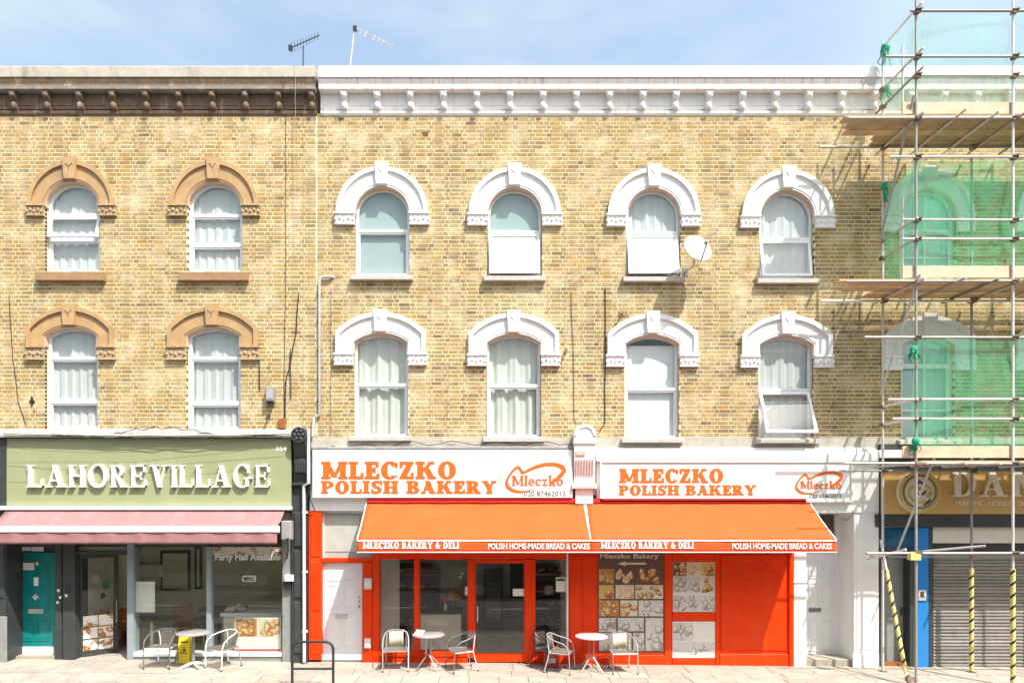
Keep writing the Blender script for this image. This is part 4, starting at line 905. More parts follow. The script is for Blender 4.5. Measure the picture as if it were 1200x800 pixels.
for k in range(7):
    xx = x0 + .07 + k * (x1 - x0 - .14) / 6; MB().tube([(xx, -.245, PZ(556, -.22)), (xx, -.286, PZ(538, -.25))], .016, 6).build('flute', M['pinkw'], kco)
part(kco, 'worn_panel', M['pinkw'], (675, 686, 528, 533, -.306, -.29)); part(kco, 'red_band', M['pinkw'], (673.5, 698, 569.5, 571, -.275, -.2705))
# orange awnings
for (xa, xb, lab, pl) in ((-2.73, 2.045, 'orange canvas awning over the bakery glass door and windows', 0), (2.09, 7.01, 'orange canvas awning over the bakery pastry posters and red panels', 1)):
    ya, yb = -.10, -1.15; za, zb2, zv = PZ(589, ya), PZ(632, yb), PZ(646, yb)
    o = empty('awning', ((xa + xb) / 2, ya, zv)); tag(o, lab, 'awning', 'orange bakery awnings')
    MB().box(xa + .02, xb - .02 if pl == 0 else xb - .1, -.16, -.052, za + .005, za + .10).build('cassette', M['redcrate'], o)
    n, m = 36, 10; vs = []; fs = []
    for j in range(m + 1):
        for i in range(n + 1):
            u, v = i / n, j / m; flare = (u - .5) * .10 * v if pl else 0
            vs.append((xa + (xb - xa) * u + flare, ya + (yb - ya) * v, za + (zb2 - za) * v - .045 * math.sin(v * math.pi) * (1 - .4 * math.sin(u * 9)) + .007 * math.sin(u * 31 + 4 * v)))
    for j in range(m):
        for i in range(n): a = j * (n + 1) + i; fs.append((a, a + 1, a + n + 2, a + n + 1))
    c_ = MB().add(vs, fs).build('canvas', M['orange'], o, smooth=True); c_.modifiers.new('thickness', 'SOLIDIFY').thickness = .006
    f0, f1 = (xa - (.05 if pl else 0)), xb + (.05 if pl else 0)
    v_ = cloth(f0, f1, zv, zb2 - .035, yb - .02, .004, 5, nx=80, nz=4).build('valance', M['orange'], o, smooth=True); v_.modifiers.new('thickness', 'SOLIDIFY').thickness = .004
    MB().bev(f0, f1, yb - .035, yb + .03, zb2 - .035, zb2 - .004, .006).build('front_bar', M['frame'], o)
    MB().box(f0, f1, yb - .034, yb - .012, zv - .018, zv).build('hem', M['letterw'], o)
    for xx, fl_ in ((xa, -1), (xb, 1)):
        MB().tube([(xx + fl_ * (.05 * pl * k / 8), ya + (yb - ya) * k / 8, za + (zb2 - za) * k / 8 - .03 * math.sin(math.pi * k / 8) + .008) for k in range(9)], .013, 6).build('edge_trim', M['letterw'], o)
        MB().tube([(xx - fl_ * .15, -.06, za - .12), (xx - fl_ * .12, (ya + yb) / 2, (za + zb2) / 2 - .13), (xx - fl_ * .1, yb + .02, zb2 - .03)], .018, 8).build('arm', M['steel'], o)
    for sm in range(1, 4):
        u = sm / 4 + (.02, -.01, .015)[sm - 1]; pts = []
        for q in range(m + 1):
            v = q / m; flare = (u - .5) * .10 * v if pl else 0
            pts.append((xa + (xb - xa) * u + flare, ya + (yb - ya) * v - .001, za + (zb2 - za) * v - .045 * math.sin(v * math.pi) * (1 - .4 * math.sin(u * 9)) + .007 * math.sin(u * 31 + 4 * v) + .001))
        MB().tube(pts, .005, 5).build('seam', M['orange'], o)
    t0, t1, t2, t3 = ((425, 538, 572, 691), (704, 813, 858, 975))[pl]; yt = yb - .035
    word(o, 'MLECZKO BAKERY & DELI', PX(t0, yt), PX(t1, yt), PZ(642.5, yt), PZ(634.8, yt), yt, yt + .012, M['letterw'], T=.27, t=.12, s=.07, h=.13, gap=.05, joined='lettering')
    sans(o, 'POLISH HOME-MADE BREAD & CAKES', PX(t2, yt), PX(t3, yt), PZ(643, yt), PZ(636.2, yt), yt, M['letterw'], off=.022)
    if pl:
        for (a, b, c) in ((912, 940, 2), (962, 946, 1)): pass
# flat door and its bright red surround
pb = part(hB, 'pilaster', M['red'], (361.5, 376.5, 597, 773, -.03, .35), bev=.012)
for a, b in ((602, 652), (657, 715), (719, 766)): part(pb, 'pilaster_panel', M['red'], (364, 374.5, a, b, -.046, -.0305), bev=.01)
part(hB, 'fanlight_frame', M['red'], (377, 436, 653.5, 658.5, .02, .35), bev=.01)
fn = part(hB, 'fanlight', M['frame'], (377, 436, 597, 601, .10, .2), (377, 380, 601, 653.5, .10, .2)); part(fn, 'pane', M['blind'], (380, 436, 601, 653.5, .14, .16)); part(fn, 'pane_film', M['film'], (380, 421, 603, 646, .128, .137))
YD = .12
dr = part(hB, 'door', M['doorw'], (377, 424.5, 659, 766, YD, YD + .05), label='white panelled flat door')
x0, x1, z0, z1 = PX(377, YD), PX(424.5, YD), PZ(766, YD), PZ(659, YD)
door_panels(dr, M['doorw'], x0, x1, z0, z1, YD, [(.12, .48, .06, .46), (.52, .88, .06, .46), (.12, .48, .50, .76), (.52, .88, .50, .76), (.12, .48, .80, .92), (.52, .88, .80, .92)])
part(dr, 'letter_plate', M['steel'], (393, 407, 719.5, 724, YD - .022, YD - .013))
for zz in (699, 704, 710): q = MB(); q.ball((PX(421, YD), YD - .02, PZ(zz, YD)), .022, .025, .022); q.build('lock', M['steel'], dr)
part(hB, 'doorstep', M['white'], (377, 424.5, 766.4, 773, .05, .5))
pb = part(hB, 'pilaster', M['red'], (424.8, 436, 658.7, 776, .0, .35), bev=.01)
for a, b in ((664, 712), (716, 766)): part(pb, 'pilaster_panel', M['red'], (426.5, 434.5, a, b, -.014, -.0005), bev=.008)
it = part(hB, 'intercom', M['steel'], (426.5, 435.5, 677, 690, -.05, -.015), bev=.008); part(it, 'screen', M['paper'], (428, 434, 680, 687, -.054, -.0505))
o = part(None, 'socket_box', M['paper'], (427, 434, 748, 759, -.08, -.016), bev=.01); tag(o, 'small white electrical box low on the red pilaster by the flat door', 'electrical box')
# red timber shopfront
YR = .02
part(hB, 'shop_frame', M['red'], (436.2, 444.5, 648, 777, YR, .3), bev=.012)
part(hB, 'shop_frame', M['red'], (485, 491.5, 655, 770, YR, .25), bev=.01)
part(hB, 'shop_frame', M['red'], (548, 556.5, 655, 771, YR, .25), bev=.01)
part(hB, 'shop_frame', M['red'], (615, 627.5, 655, 776, YR - .02, .25), bev=.012)
part(hB, 'head_rail', M['red'], (444.5, 666, 640, 655, YR + .006, .28), bev=.01)
hr_ = MB(); hr_.px(436, 930, 590, 648, .10, .3); hr_.build('head_panel', M['white'], hB)
sr = part(hB, 'stall_riser', M['red'], (444.5, 548, 769.5, 777, YR + .01, .3)); part(sr, 'bottom_rail', M['red'], (444.5, 548, 763, 769.3, YR - .01, .25), bev=.01)
part(hB, 'bottom_rail', M['red'], (627.5, 666, 765, 778, YR, .25), bev=.01)
for a, b in ((444.5, 485), (491.5, 548), (627.5, 664)): part(hB, 'shop_pane', M['shopglass'], (a, b, 655, 764, .10, .106))
part(hB, 'white_bead', M['frame'], (664, 666, 648, 766, .0, .2))
YG = .06
gd = MB(); gx0, gx1, gz0, gz1 = PX(557, YG), PX(615, YG), PZ(775, YG), PZ(656, YG)
gd.strip([(gx0, gz0), (gx0, gz1), (gx1, gz1), (gx1, gz0)], [(gx0 + .015, gz0 + .19), (gx0 + .015, gz1 - .07), (gx1 - .02, gz1 - .07), (gx1 - .02, gz0 + .19)], YG, YG + .05, True)
gdo = gd.build('door', M['red'], hB, label='glazed bakery door in a red frame'); MB().box(gx0 + .01, gx1 - .015, YG + .02, YG + .026, gz0 + .18, gz1 - .06).build('pane', M['shopglass'], gdo)
MB().tube([(gx0 + .05, YG - .05, gz0 + .9), (gx0 + .05, YG - .05, gz0 + 1.25)], .012).build('handle', M['steel'], gdo)
part(gdo, 'paper_notice', M['paper'], (601, 615, 689.5, 698, YG + .012, YG + .018)); part(hB, 'paper_notice', M['paper'], (545, 551, 687, 697, .092, .098)); pn = part(hB, 'paper_notice', M['paper'], (651.5, 663, 676, 693, .092, .098))
part(pn, 'green_heading', M['leaf'], (652.5, 662, 677.5, 680.5, .088, .0915))
# red panel wall and pastry posters
pw = part(hB, 'panel_wall', M['red'], (666.2, 925, 648, 777, .05, .3))
for a, b in ((667, 681), (683, 699)): part(pw, 'red_panel', M['red'], (a, b, 651, 764, .03, .0495), bev=.01)
part(pw, 'red_panel', M['red'], (845, 922, 650, 762, .025, .0495), bev=.012); part(pw, 'plinth_board', M['red'], (701, 780, 767, 779, .02, .0495), bev=.01); part(pw, 'plinth_board', M['red'], (843.5, 925, 766, 781, .015, .0495), bev=.01)
part(pw, 'mullion', M['red'], (779, 787.5, 648, 781, .012, .0495), bev=.01); part(pw, 'mullion', M['red'], (838.5, 843, 648, 781, .014, .0495), bev=.01)
part(pw, 'mullion', M['red'], (788, 838, 717, 727, .02, .0495), bev=.01); part(pw, 'mullion', M['red'], (788, 838, 770.5, 781, .02, .0495), bev=.01); part(pw, 'mullion', M['red'], (788, 838, 648, 656, .02, .0495), bev=.01)
part(hB, 'shop_frame', M['red'], (925.3, 930, 646, 781, -.02, .3), bev=.01)
ps = part(None, 'poster', M['umber'], (701, 778, 646, 764, .036, .044)); tag(ps, 'brown pastry poster with an arrow and the words Mleczko Bakery', 'poster')
sans(ps, 'Mleczko Bakery', PX(703.5, .03), PX(772, .03), PZ(655.5, .03), PZ(648.5, .03), .032, M['cream'], off=.015)
ar = MB(); zc = PZ(660, .03)
ar.prism([(PX(724, .03), zc), (PX(733, .03), zc - .055), (PX(733, .03), zc + .055)], .0322, .0358); ar.box(PX(732.5, .03), PX(757, .03), .0325, .0358, zc - .022, zc + .022); ar.build('arrow', M['cream'], ps)
TW = [(702, 719.5, 666, 683.5), (721.5, 743, 666, 683.5), (744.5, 777, 666, 683.5), (702, 719.5, 685, 701), (721.5, 743, 685, 701), (744.5, 777, 685, 701)]
TFd = [(702, 725, 703, 721.5), (727, 747, 703, 721.5), (748.5, 777, 703, 721.5), (702, 722, 723.5, 740), (724, 754.5, 723.5, 739), (756.5, 777, 723.5, 762), (702, 722, 741.5, 762), (724, 740, 741, 762), (742, 755, 741, 762)]
for i, t in enumerate(TW): picture(ps, 'pastry_picture', t, .0325, False, i + 10)
for i, t in enumerate(TFd): picture(ps, 'pastry_picture', t, .0325, i > 1, i + 30)
ps = part(None, 'poster', M['paper'], (788.5, 838, 658, 716.5, .036, .044)); tag(ps, 'poster grid of nine cake pictures on the red panel wall', 'poster')
for j in range(3):
    for i in range(3): picture(ps, 'cake_picture', (789 + i * 16.5, 804.8 + i * 16.3, 658.6 + j * 19.4 - (j == 1) * 3, 674.5 + j * 19.4 + (j == 2) * 2.5), .0325, not (j == 0 or (i == 2 and j == 1)), 50 + i + 3 * j)
ps = part(None, 'poster', M['paper'], (788, 838, 727.8, 770, .036, .044)); tag(ps, 'faded poster of sliced bread below the nine cake pictures', 'poster')
picture(ps, 'bread_picture', (788.5, 812, 729, 750), .0325, True, 71); picture(ps, 'bread_picture', (788.5, 837.5, 752, 767), .0325, True, 72)
# white pier, recessed door and white end pilaster
wp = part(hB, 'pilaster', M['white'], (930.3, 945, 598, 782, .0, .8), bev=.012); part(wp, 'pilaster_band', M['white'], (930, 945.3, 680, 682.5, -.02, -.0005))
ep = part(hB, 'pilaster', M['white'], (1000.5, 1030, 590, 783, -.02, .8), bev=.012); part(ep, 'plinth', M['white'], (999.5, 1030.3, 766, 783.5, -.045, -.0205), bev=.01); part(ep, 'pilaster_panel', M['white'], (1004, 1026, 612, 760, -.034, -.0205), bev=.012)
YD = .62
part(hB, 'recess_head', M['white'], (944, 1001, 590, 602, .005, .7)); rc_ = MB(); rc_.box(PX(1000.5, .1) - .05, PX(1000.5, 0) - .002, .02, .8, -.2, PZ(602)); rc_.build('recess_jamb', M['white'], hB)
fn = part(hB, 'fanlight', M['doorw'], (943, 985, 640, 648, YD, YD + .08)); part(fn, 'pane', M['shopglass'], (943, 985, 603, 640, YD + .03, YD + .036)); part(fn, 'hall_panel', M['darkwood'], (938, 985, 602, 650, YD + .2, YD + .22))
dr = part(hB, 'door', M['doorw'], (944, 979, 648.5, 768, YD, YD + .05), label='white panelled door set back in a recess')
x0, x1, z0, z1 = PX(944, YD), PX(979, YD), PZ(768, YD), PZ(648.5, YD)
door_panels(dr, M['doorw'], x0, x1, z0, z1, YD, [(.10, .46, .05, .36), (.54, .90, .05, .36), (.10, .46, .44, .72), (.54, .90, .44, .72), (.10, .46, .76, .94), (.54, .90, .76, .94)])
part(dr, 'letter_plate', M['steel'], (948, 962, 712, 716.5, YD - .022, YD - .013)); part(hB, 'door_frame', M['doorw'], (979.2, 984, 603, 772, YD - .02, YD + .08))
part(hB, 'doorstep', M['slab'], (945, 1000, 772.5, 783, .05, .9))
# inside the bakery
shell(hB, PX(440, .3), PX(664, .3), .31, 2.9, GY + .03, 3.45, M['room'])
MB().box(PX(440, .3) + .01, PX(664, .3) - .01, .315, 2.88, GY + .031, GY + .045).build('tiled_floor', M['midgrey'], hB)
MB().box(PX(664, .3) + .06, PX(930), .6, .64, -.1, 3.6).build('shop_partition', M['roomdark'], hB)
fz = GY + .046
ct = empty('bakery_counter', (PX(518, .8), 1.0, fz)); tag(ct, 'cream fronted counter with a dark top behind the bakery window', 'counter')
MB().box(PX(493, .75), PX(540, .75), .75, 1.35, fz, fz + .92).build('front', M['cream'], ct); MB().box(PX(492, .75), PX(541, .75), .70, 1.4, fz + .921, fz + .97).build('worktop', M['black'], ct)
ztop = fz + .971
lm = empty('table_lamp', (PX(532, 1.0), 1.0, ztop)); tag(lm, 'table lamp with an amber scalloped shade on the bakery counter', 'lamp')
MB().lathe([(.09, 0), (.08, .02), (.02, .04), (.016, .34)], (PX(532, 1.), 1., ztop), 14).build('lamp_base', M['darkwood'], lm); MB().lathe([(.20, .26), (.19, .30), (.13, .42), (.04, .48)], (PX(532, 1.), 1., ztop), 20).build('lamp_shade', M['amber'], lm, smooth=True)
vz = empty('flower_vase', (PX(522, .9), .9, ztop)); tag(vz, 'white vase of pink flowers on the bakery counter', 'vase')
MB().lathe([(.03, 0), (.045, .06), (.03, .15), (.035, .17)], (PX(522, .9), .9, ztop), 12).build('vase', M['frame'], vz, smooth=True)
q = MB(); rg = random.Random(2)
for k in range(9): q.ball((PX(522, .9) + rg.uniform(-.08, .08), .9 + rg.uniform(-.06, .06), ztop + .22 + rg.uniform(0, .14)), .035, .035, .03, 7, 5)
q.build('bloom', M['flower'], vz); q = MB()
for k in range(12): a = rg.uniform(0, 6.28); q.tube([(PX(522, .9), .9, ztop + .12), (PX(522, .9) + .1 * math.cos(a), .9 + .08 * math.sin(a), ztop + .2 + rg.uniform(0, .12))], .004, 4)
q.build('stem', M['leaf'], vz)
MB().box(PX(444, .9), PX(468, .9), .90, .94, fz, 3.4).build('side_screen', M['paper'], hB)
for (a, lab, sd_) in ((488, 'dark bread rack standing behind the narrow bakery window', 4), (640, 'dark bread rack standing next to the bakery door', 6)):
    y_ = 1.6; t = empty('bread_rack', (PX(a, y_), y_, fz)); tag(t, lab, 'rack', 'bread racks in the bakery'); rg = random.Random(sd_)
    x_ = PX(a, y_); w2 = .55
    for sg_ in (-1, 1): MB().box(x_ + sg_ * w2 - .02, x_ + sg_ * w2 + .02, y_ - .25, y_ + .25, fz, fz + 2.0).build('side', M['darkwood'], t)
    MB().box(x_ - w2 + .021, x_ + w2 - .021, y_ + .23, y_ + .25, fz, fz + 2.0).build('back', M['darkwood'], t)
    for k in range(4):
        zz = fz + .55 + k * .4; MB().box(x_ - w2 + .021, x_ + w2 - .021, y_ - .24, y_ + .229, zz, zz + .025).build('shelf', M['wood'], t)
        for j in range(4):
            o = MB(); o.ball((0, 0, .06), .11 + rg.uniform(-.01, .02), .09, .065, 10, 6); bo = o.build('bread_loaf', M['warm'], smooth=True); bo.location = (x_ - .38 + j * .255, y_ - .05 + rg.uniform(-.04, .04), zz + .088)
            tag(bo, 'bread loaf on the rack ' + ('behind the narrow bakery window' if a == 488 else 'next to the bakery door'), 'bread', 'loaves on the bread racks')
mb_ = part(None, 'menu_board', M['black'], (598, 612, 650, 700, 2.84, 2.89)); tag(mb_, 'black chalk menu board high on the bakery back wall', 'menu board')
fr_ = empty('drinks_fridge', (PX(580, 2.5), 2.5, fz)); tag(fr_, 'tall dark drinks fridge at the back of the bakery', 'fridge')
MB().bev(PX(567, 2.2), PX(589, 2.2), 2.2, 2.85, fz, fz + 1.75, .02).build('body', M['black'], fr_); MB().box(PX(569, 2.18), PX(587, 2.18), 2.17, 2.199, fz + .2, fz + 1.5).build('glass_door', M['oppdark'], fr_)

# ================================================================== perfume shop
part(hC, 'fascia_backing', M['dark'], (1031.5, 1420, 520, 612, -.08, .0025)); part(hC, 'cornice_ledge', M['white'], (1031, 1420, 527, 536, -.2, .0))
sg = empty('shop_sign', (PX(1170), -.1, PZ(602, -.12))); tag(sg, 'tan fascia sign with pale capitals and a round calligraphy emblem', 'sign')
part(sg, 'panel', M['tan'], (1034, 1420, 553, 602, -.14, -.081))
YL = -.20
word(sg, 'DAM', PX(1117, YL), PX(1226, YL), PZ(581.5, YL), PZ(553, YL), YL, -.1403, M['goldl'], T=.20, t=.07, s=.09, h=.06, gap=.12)
sans(sg, 'PERFUME · HONEY · DO', PX(1120, -.14), PX(1204, -.14), PZ(592, -.14), PZ(586.5, -.14), -.146, M['goldl'], off=-.004)
cx, cz = PX(1078, -.25), PZ(576, -.25); rr = PX(1102.5, -.25) - cx
def circ(r, n=40): return [(cx + r * math.cos(2 * math.pi * k / n), cz + r * math.sin(2 * math.pi * k / n)) for k in range(n)]
em = MB().prism(circ(rr), -.24, -.1403).build('emblem', M['cream'], sg)
MB().strip(circ(rr), circ(rr * .90), -.262, -.2403, True).build('emblem_rim', M['gold'], em); MB().strip(circ(rr * .82), circ(rr * .73), -.256, -.2403, True).build('emblem_ring', M['gold'], em)
def stroke(pts, w_): 
    A, B = [], []
    for i, p in enumerate(pts):
        a, b = pts[max(0, i - 1)], pts[min(len(pts) - 1, i + 1)]; dx, dz = b[0] - a[0], b[1] - a[1]; l = math.hypot(dx, dz) or 1; t = w_ * (.35 + .65 * math.sin(math.pi * (i + .5) / len(pts)))
        A.append((cx + (p[0] - dz / l * t) * rr, cz + (p[1] + dx / l * t) * rr)); B.append((cx + (p[0] + dz / l * t) * rr, cz + (p[1] - dx / l * t) * rr))
    return A, B
for pts in ([(-.05, .1), (-.25, .28), (-.48, .12), (-.5, -.18), (-.3, -.45), (0, -.52), (.3, -.42)], [(.12, .22), (.3, .3), (.5, .15), (.55, -.12), (.45, -.3), (.36, -.2), (.42, -.05), (.56, -.1)], [(-.2, -.05), (0, -.12), (.2, -.08), (.3, .05)], [(-.14, .36), (0, .5), (.16, .36)], [(-.02, .16), (.08, .1)], [(.2, -.62), (.42, -.48), (.52, -.36)]):
    A, B = stroke(pts, .055); MB().strip(A, B, -.252, -.2403).build('emblem_stroke', M['gold'] if len(pts) > 4 else M['dark'], em)
part(hC, 'lintel', M['dark'], (1026, 1420, 602.5, 617, -.06, .3), bev=.01)
part(hC, 'transom_light', M['blueglass'], (1034, 1075, 617.5, 641, .08, .12)); part(hC, 'side_panel', M['blue'], (1075.2, 1088.5, 617.5, 783, .02, .3), bev=.008)
dr = part(hC, 'door', M['midgrey'], (1035, 1066, 646, 776, .30, .35), label='plain grey side door'); part(hC, 'door_frame', M['dark'], (1066.3, 1075, 641.5, 782, .05, .4), (1030.5, 1034.8, 617.5, 782, .05, .4)); part(hC, 'door_rail', M['dark'], (1034.9, 1066, 641.3, 645.8, .08, .4))
part(dr, 'handle', M['dark'], (1056, 1057.5, 712, 720, .27, .299)); part(hC, 'doorstep', M['wood'], (1035, 1066, 776.5, 784, .1, .6))
part(hC, 'meter_panel', M['signw'], (1076.5, 1085.5, 691, 703, -.01, .0195)); part(hC, 'card_reader', M['umber'], (1079, 1083, 693, 699, -.02, -.0105))
part(hC, 'shop_post', M['dark'], (1088.8, 1093, 617.5, 783, .03, .3)); part(hC, 'cream_panel', M['cream'], (1093.2, 1420, 617.5, 636, .06, .10)); part(hC, 'shutter_box', M['black'], (1093.2, 1420, 636.2, 648, .10, .3))
sh = part(hC, 'roller_shutter', M['shutter'], (1093.2, 1420, 648, 783, .14, .2))
z = PZ(648, .12); zend = PZ(783, .12); xs_, xe_ = PX(1093.6, .12), PX(1420, .12)
while z > zend + .04:
    MB().yz([(.138, z), (.118, z - .014), (.110, z - .038), (.118, z - .060), (.138, z - .070)], xs_, xe_).build('shutter_slat', M['shutter'], sh); z -= .0745

# ================================================================== scaffold
YO, YI = -1.48, -.36
scf = empty('scaffold', (10.5, -.9, gz(10))); tag(scf, 'galvanised tube scaffold with timber lifts standing over the perfume shop front', 'scaffold')
TR = .0245
def tb(name, pts, r=TR, m='galv'): return MB().tube(pts, r, 10).build(name, M[m], scf, smooth=True)
XO = [PX(1073.5, YO), PX(1187, YO), PX(1300.5, YO)]; XI = [PX(1034.5, YI), PX(1138.5, YI), PX(1243, YI)]
for i, x in enumerate(XO): tb('standard', [(x, YO, gz(x) + .01), (x, YO, PZ(-14, YO))])
for i, x in enumerate(XI): tb('standard', [(x, YI, gz(x) + .01), (x, YI, PZ(50 if i == 0 else 186, YI))])
for x, y in [(x, YO) for x in XO] + [(x, YI) for x in XI]:
    sloped(MB(), x - .075, x + .075, y - .075, y + .075, .0, .008).build('base_plate', M['coupler'], scf)
def cpl(x, y, z, a=0):
    q = MB(); q.box(x - .045, x + .045, y - .05, y + .05, z - .04, z + .04); q.tube([(x - .06, y - .055, z + .02), (x + .075, y - .07, z + .02)], .012, 6); q.tube([(x + .05, y - .05, z - .05), (x + .05, y - .05, z + .06)], .011, 6)
    q.build('coupler', M['coupler'], scf)
XR = 14.6
yl = YO - .05
FR = [(13, 1067), (66.5, 1038), (88.5, 1073), (138.5, 994), (184, 1042), (257.5, 1057), (280, 1057), (330, 991), (395, 1013), (468, 1041), (490.5, 1046), (542.5, 989), (648, 1015)]
for py, p0 in FR:
    z_ = PZ(py, yl); dip = -.012 * ((py * 7) % 3 - 1)
    tb('ledger', [(PX(p0, yl), yl, z_), (XR, yl, z_ + dip)])
    for x in XO: cpl(x, yl + .02, z_ + dip * (x - PX(p0, yl)) / (XR - PX(p0, yl)))
yi = YI - .05
for py, p0 in ((172.5, 960), (352.5, 962), (551.5, 984), (652, 1020)):
    z_ = PZ(py, yi); tb('ledger', [(PX(p0, yi), yi, z_), (XR, yi, z_)])
    for x in XI: cpl(x, yi + .02, z_)
LIFT = [11.24, 7.97, 4.37]; XL = [(7.05, 8.1), (7.0, 8.0), (8.6, 8.7)]
for li, zl in enumerate(LIFT):
    for k in range(5):
        y0 = YO - .02 + k * .236; xl = XL[li][0] + (XL[li][1] - XL[li][0]) * (k / 4 if k < 3 else 1) + rnd.uniform(-.06, .06)
        dzb = (0, .012, .003, .016, .005)[(k + li) % 5]
        if k == 2 and li < 2: xl -= .2
        q = MB(); q.box(xl, XR + rnd.uniform(-.2, .2), y0, y0 + .225, zl + dzb, zl + .038 + dzb); b_ = q.build('scaffold_board', M['plank'], scf)
    zt = zl - .031
    for x in [XO[0] - .02, (XO[0] * 2 + XO[1]) / 3 + .1, XO[0] / 3 + XO[1] * 2 / 3 + .15, XO[1] + .06, XO[1] + .75]:
        tb('transom', [(x, YO - .28 - rnd.random() * .12, zt - .0), (x, -.10, zt)])
    q = MB(); q.box(PX(1059, YO), XR, YO + .03, YO + .066, zl + .10, zl + .335); q.build('toe_board', M['toe'], scf)
# guard rails and braces on the open end
xe = XO[0] - .03
for py in (66.5, 88.5):
    z_ = PZ(py, YO); tb('end_rail', [(xe, YO - .28, z_ + .0), (xe, YI + .25, z_ - .0)]); cpl(xe, YI, z_)
tb('end_rail', [(xe, YO - .25, PZ(13, YO)), (xe, YI, PZ(13, YO))])
for py in (257.5, 280, 468, 490.5): z_ = PZ(py, YO); tb('end_rail', [(xe, YO - .1, z_), (xe, YI + .1, z_)]); cpl(xe, YI, z_)
xg = PX(1059.5, -1.1)
tb('guard_post', [(xg, -1.05, LIFT[0] + .04), (xg, -1.05, PZ(55, -1.05))]); tb('guard_post', [(xg, -1.05, LIFT[1] + .04), (xg, -1.05, PZ(232, -1.05))])
xb = XO[0] - .08
tb('brace', [(xb, YO - .06, PZ(114, YO)), (xb - .02, YI - .03, PZ(284, YI))]); tb('brace', [(xb + .12, YO - .06, PZ(322, YO)), (xb - .02, YI - .03, PZ(463, YI))])
tb('brace', [(PX(1098, YO + .05), YO + .06, PZ(530, YO)), (PX(1053, YI), YI + .04, PZ(645, YI))])
tb('brace', [(PX(1029, YI), YI - .1, PZ(632, YI)), (PX(1066, YO), YO + .07, gz(8.4) + .05)])
tb('loose_tube', [(PX(1060, YI), YI + .05, PZ(648, YI)), (PX(1160, YO), YO + .12, PZ(641, YO) + .02)]); tb('loose_tube', [(PX(1015, YI), YI - .03, PZ(655, YI)), (PX(1065, YO), YO + .1, PZ(644, YO))])
tb('loose_tube', [(PX(1138, YI), YI + .02, PZ(549, YI)), (PX(1160, YO), YO + .08, PZ(533, YO))])
# padded yellow sleeves with black tape
def sleeve(p0, p1, r=.043):
    a, b = Vector(p0), Vector(p1); d = (b - a); n = int(d.length / .014)
    o = MB().tube([a, b], r, 14).build('sleeve', M['yellow'], scf, smooth=True)
    u = d.normalized().orthogonal().normalized(); v = d.normalized().cross(u); mb = MB(); vs = []; fs = []
    wdt = .055; pitch = .24; N = int(d.length / pitch * 14)
    for i in range(N + 1):
        s_ = i / N; an = s_ * d.length / pitch * 6.2832
        for w_ in (0, wdt): vs.append(a + d.normalized() * min(s_ * (d.length - wdt) + w_, d.length) + (u * math.cos(an) + v * math.sin(an)) * (r + .0025))
    for i in range(N): fs.append((2 * i, 2 * i + 1, 2 * i + 3, 2 * i + 2))
    mb.add(vs, fs); mb.build('warning_tape', M['tape'], o, smooth=True)
sleeve((XI[1], YI, gz(XI[1]) + .03), (XI[1], YI, PZ(665, YI))); sleeve((XO[1], YO, gz(XO[1]) + .03), (XO[1], YO, PZ(666, YO)))
pa, pb_ = Vector((PX(1029, YI), YI - .1, PZ(632, YI))), Vector((PX(1066, YO), YO + .07, gz(8.4) + .05)); sleeve(pa.lerp(pb_, .22), pa.lerp(pb_, .93), .04)
fc = MB(); x = PX(1068, YO); fc.box(x - .06, x + .14, YO + .0, YO + .12, gz(8.4) + .07, gz(8.4) + .15); fc.tube([(x - .02, YO + .05, gz(8.4)), (x - .02, YO + .05, gz(8.4) + .2)], .035, 8); fc.build('swivel_coupler', M['coupler'], scf)
part(scf, 'collar', M['yellow'], (1067.5, 1079.5, 647, 656, YO - .09, YO + .03))
# debris netting
def net(x0, x1, y0, y1, z0, z1, m, sd_, nx=26, nz=14):
    rg = random.Random(sd_); ph = [rg.uniform(0, 6) for _ in range(4)]; vs = []; fs = []
    for j in range(nz + 1):
        for i in range(nx + 1):
            u, v = i / nx, j / nz; dy = .055 * (math.sin(u * 8 + ph[0] + 2 * v) + math.sin(u * 15 - 5 * v + ph[1])) * math.sin(math.pi * min(1, max(0, v))) - .01
            sag = .035 * math.sin(u * math.pi * 3 + ph[2]) ** 2
            vs.append((x0 + (x1 - x0) * u + (dy if abs(x1 - x0) < .3 else 0), y0 + (y1 - y0) * u + (0 if abs(x1 - x0) < .3 else dy), z0 + (z1 - z0) * v - sag * (v > .97)))
    for j in range(nz):
        for i in range(nx): a = j * (nx + 1) + i; fs.append((a, a + 1, a + nx + 2, a + nx + 1))
    return MB().add(vs, fs).build('debris_netting', M[m], scf, smooth=True)
yn = YO + .10
net(XO[0], XR, yn, yn, LIFT[0] + .30, PZ(14, YO), 'nettop', 1); net(XO[0] - .01, XR, yn, yn, LIFT[1] + .26, PZ(185, YO), 'netting', 2); net(XO[0] + .01, XR, yn, yn, LIFT[2] + .25, PZ(396, YO), 'netting', 3)
net(xe + .05, xe + .05, yn, YI - .06, LIFT[0] + .06, PZ(14, YO), 'nettop', 4, 12); net(xe + .05, xe + .05, yn, YI - .06, LIFT[1] + .06, PZ(190, YO), 'netting', 5, 12)
def rag(c, h, sd_):
    rg = random.Random(sd_); mb = MB()
    for k in range(7):
        p = Vector(c) + Vector((rg.uniform(-.04, .04), rg.uniform(-.04, .04), rg.uniform(-.05, .05))); pts = [p]
        for q in range(4): p = p + Vector((rg.uniform(-.06, .06), rg.uniform(-.05, .05), -h / 4 * rg.uniform(.5, 1.3))); pts.append(p)
        mb.tube(pts, .022, 5, .006)
    mb.ball(c, .075, .07, .09, 8, 6); mb.build('net_knot', M['netrag'], scf)
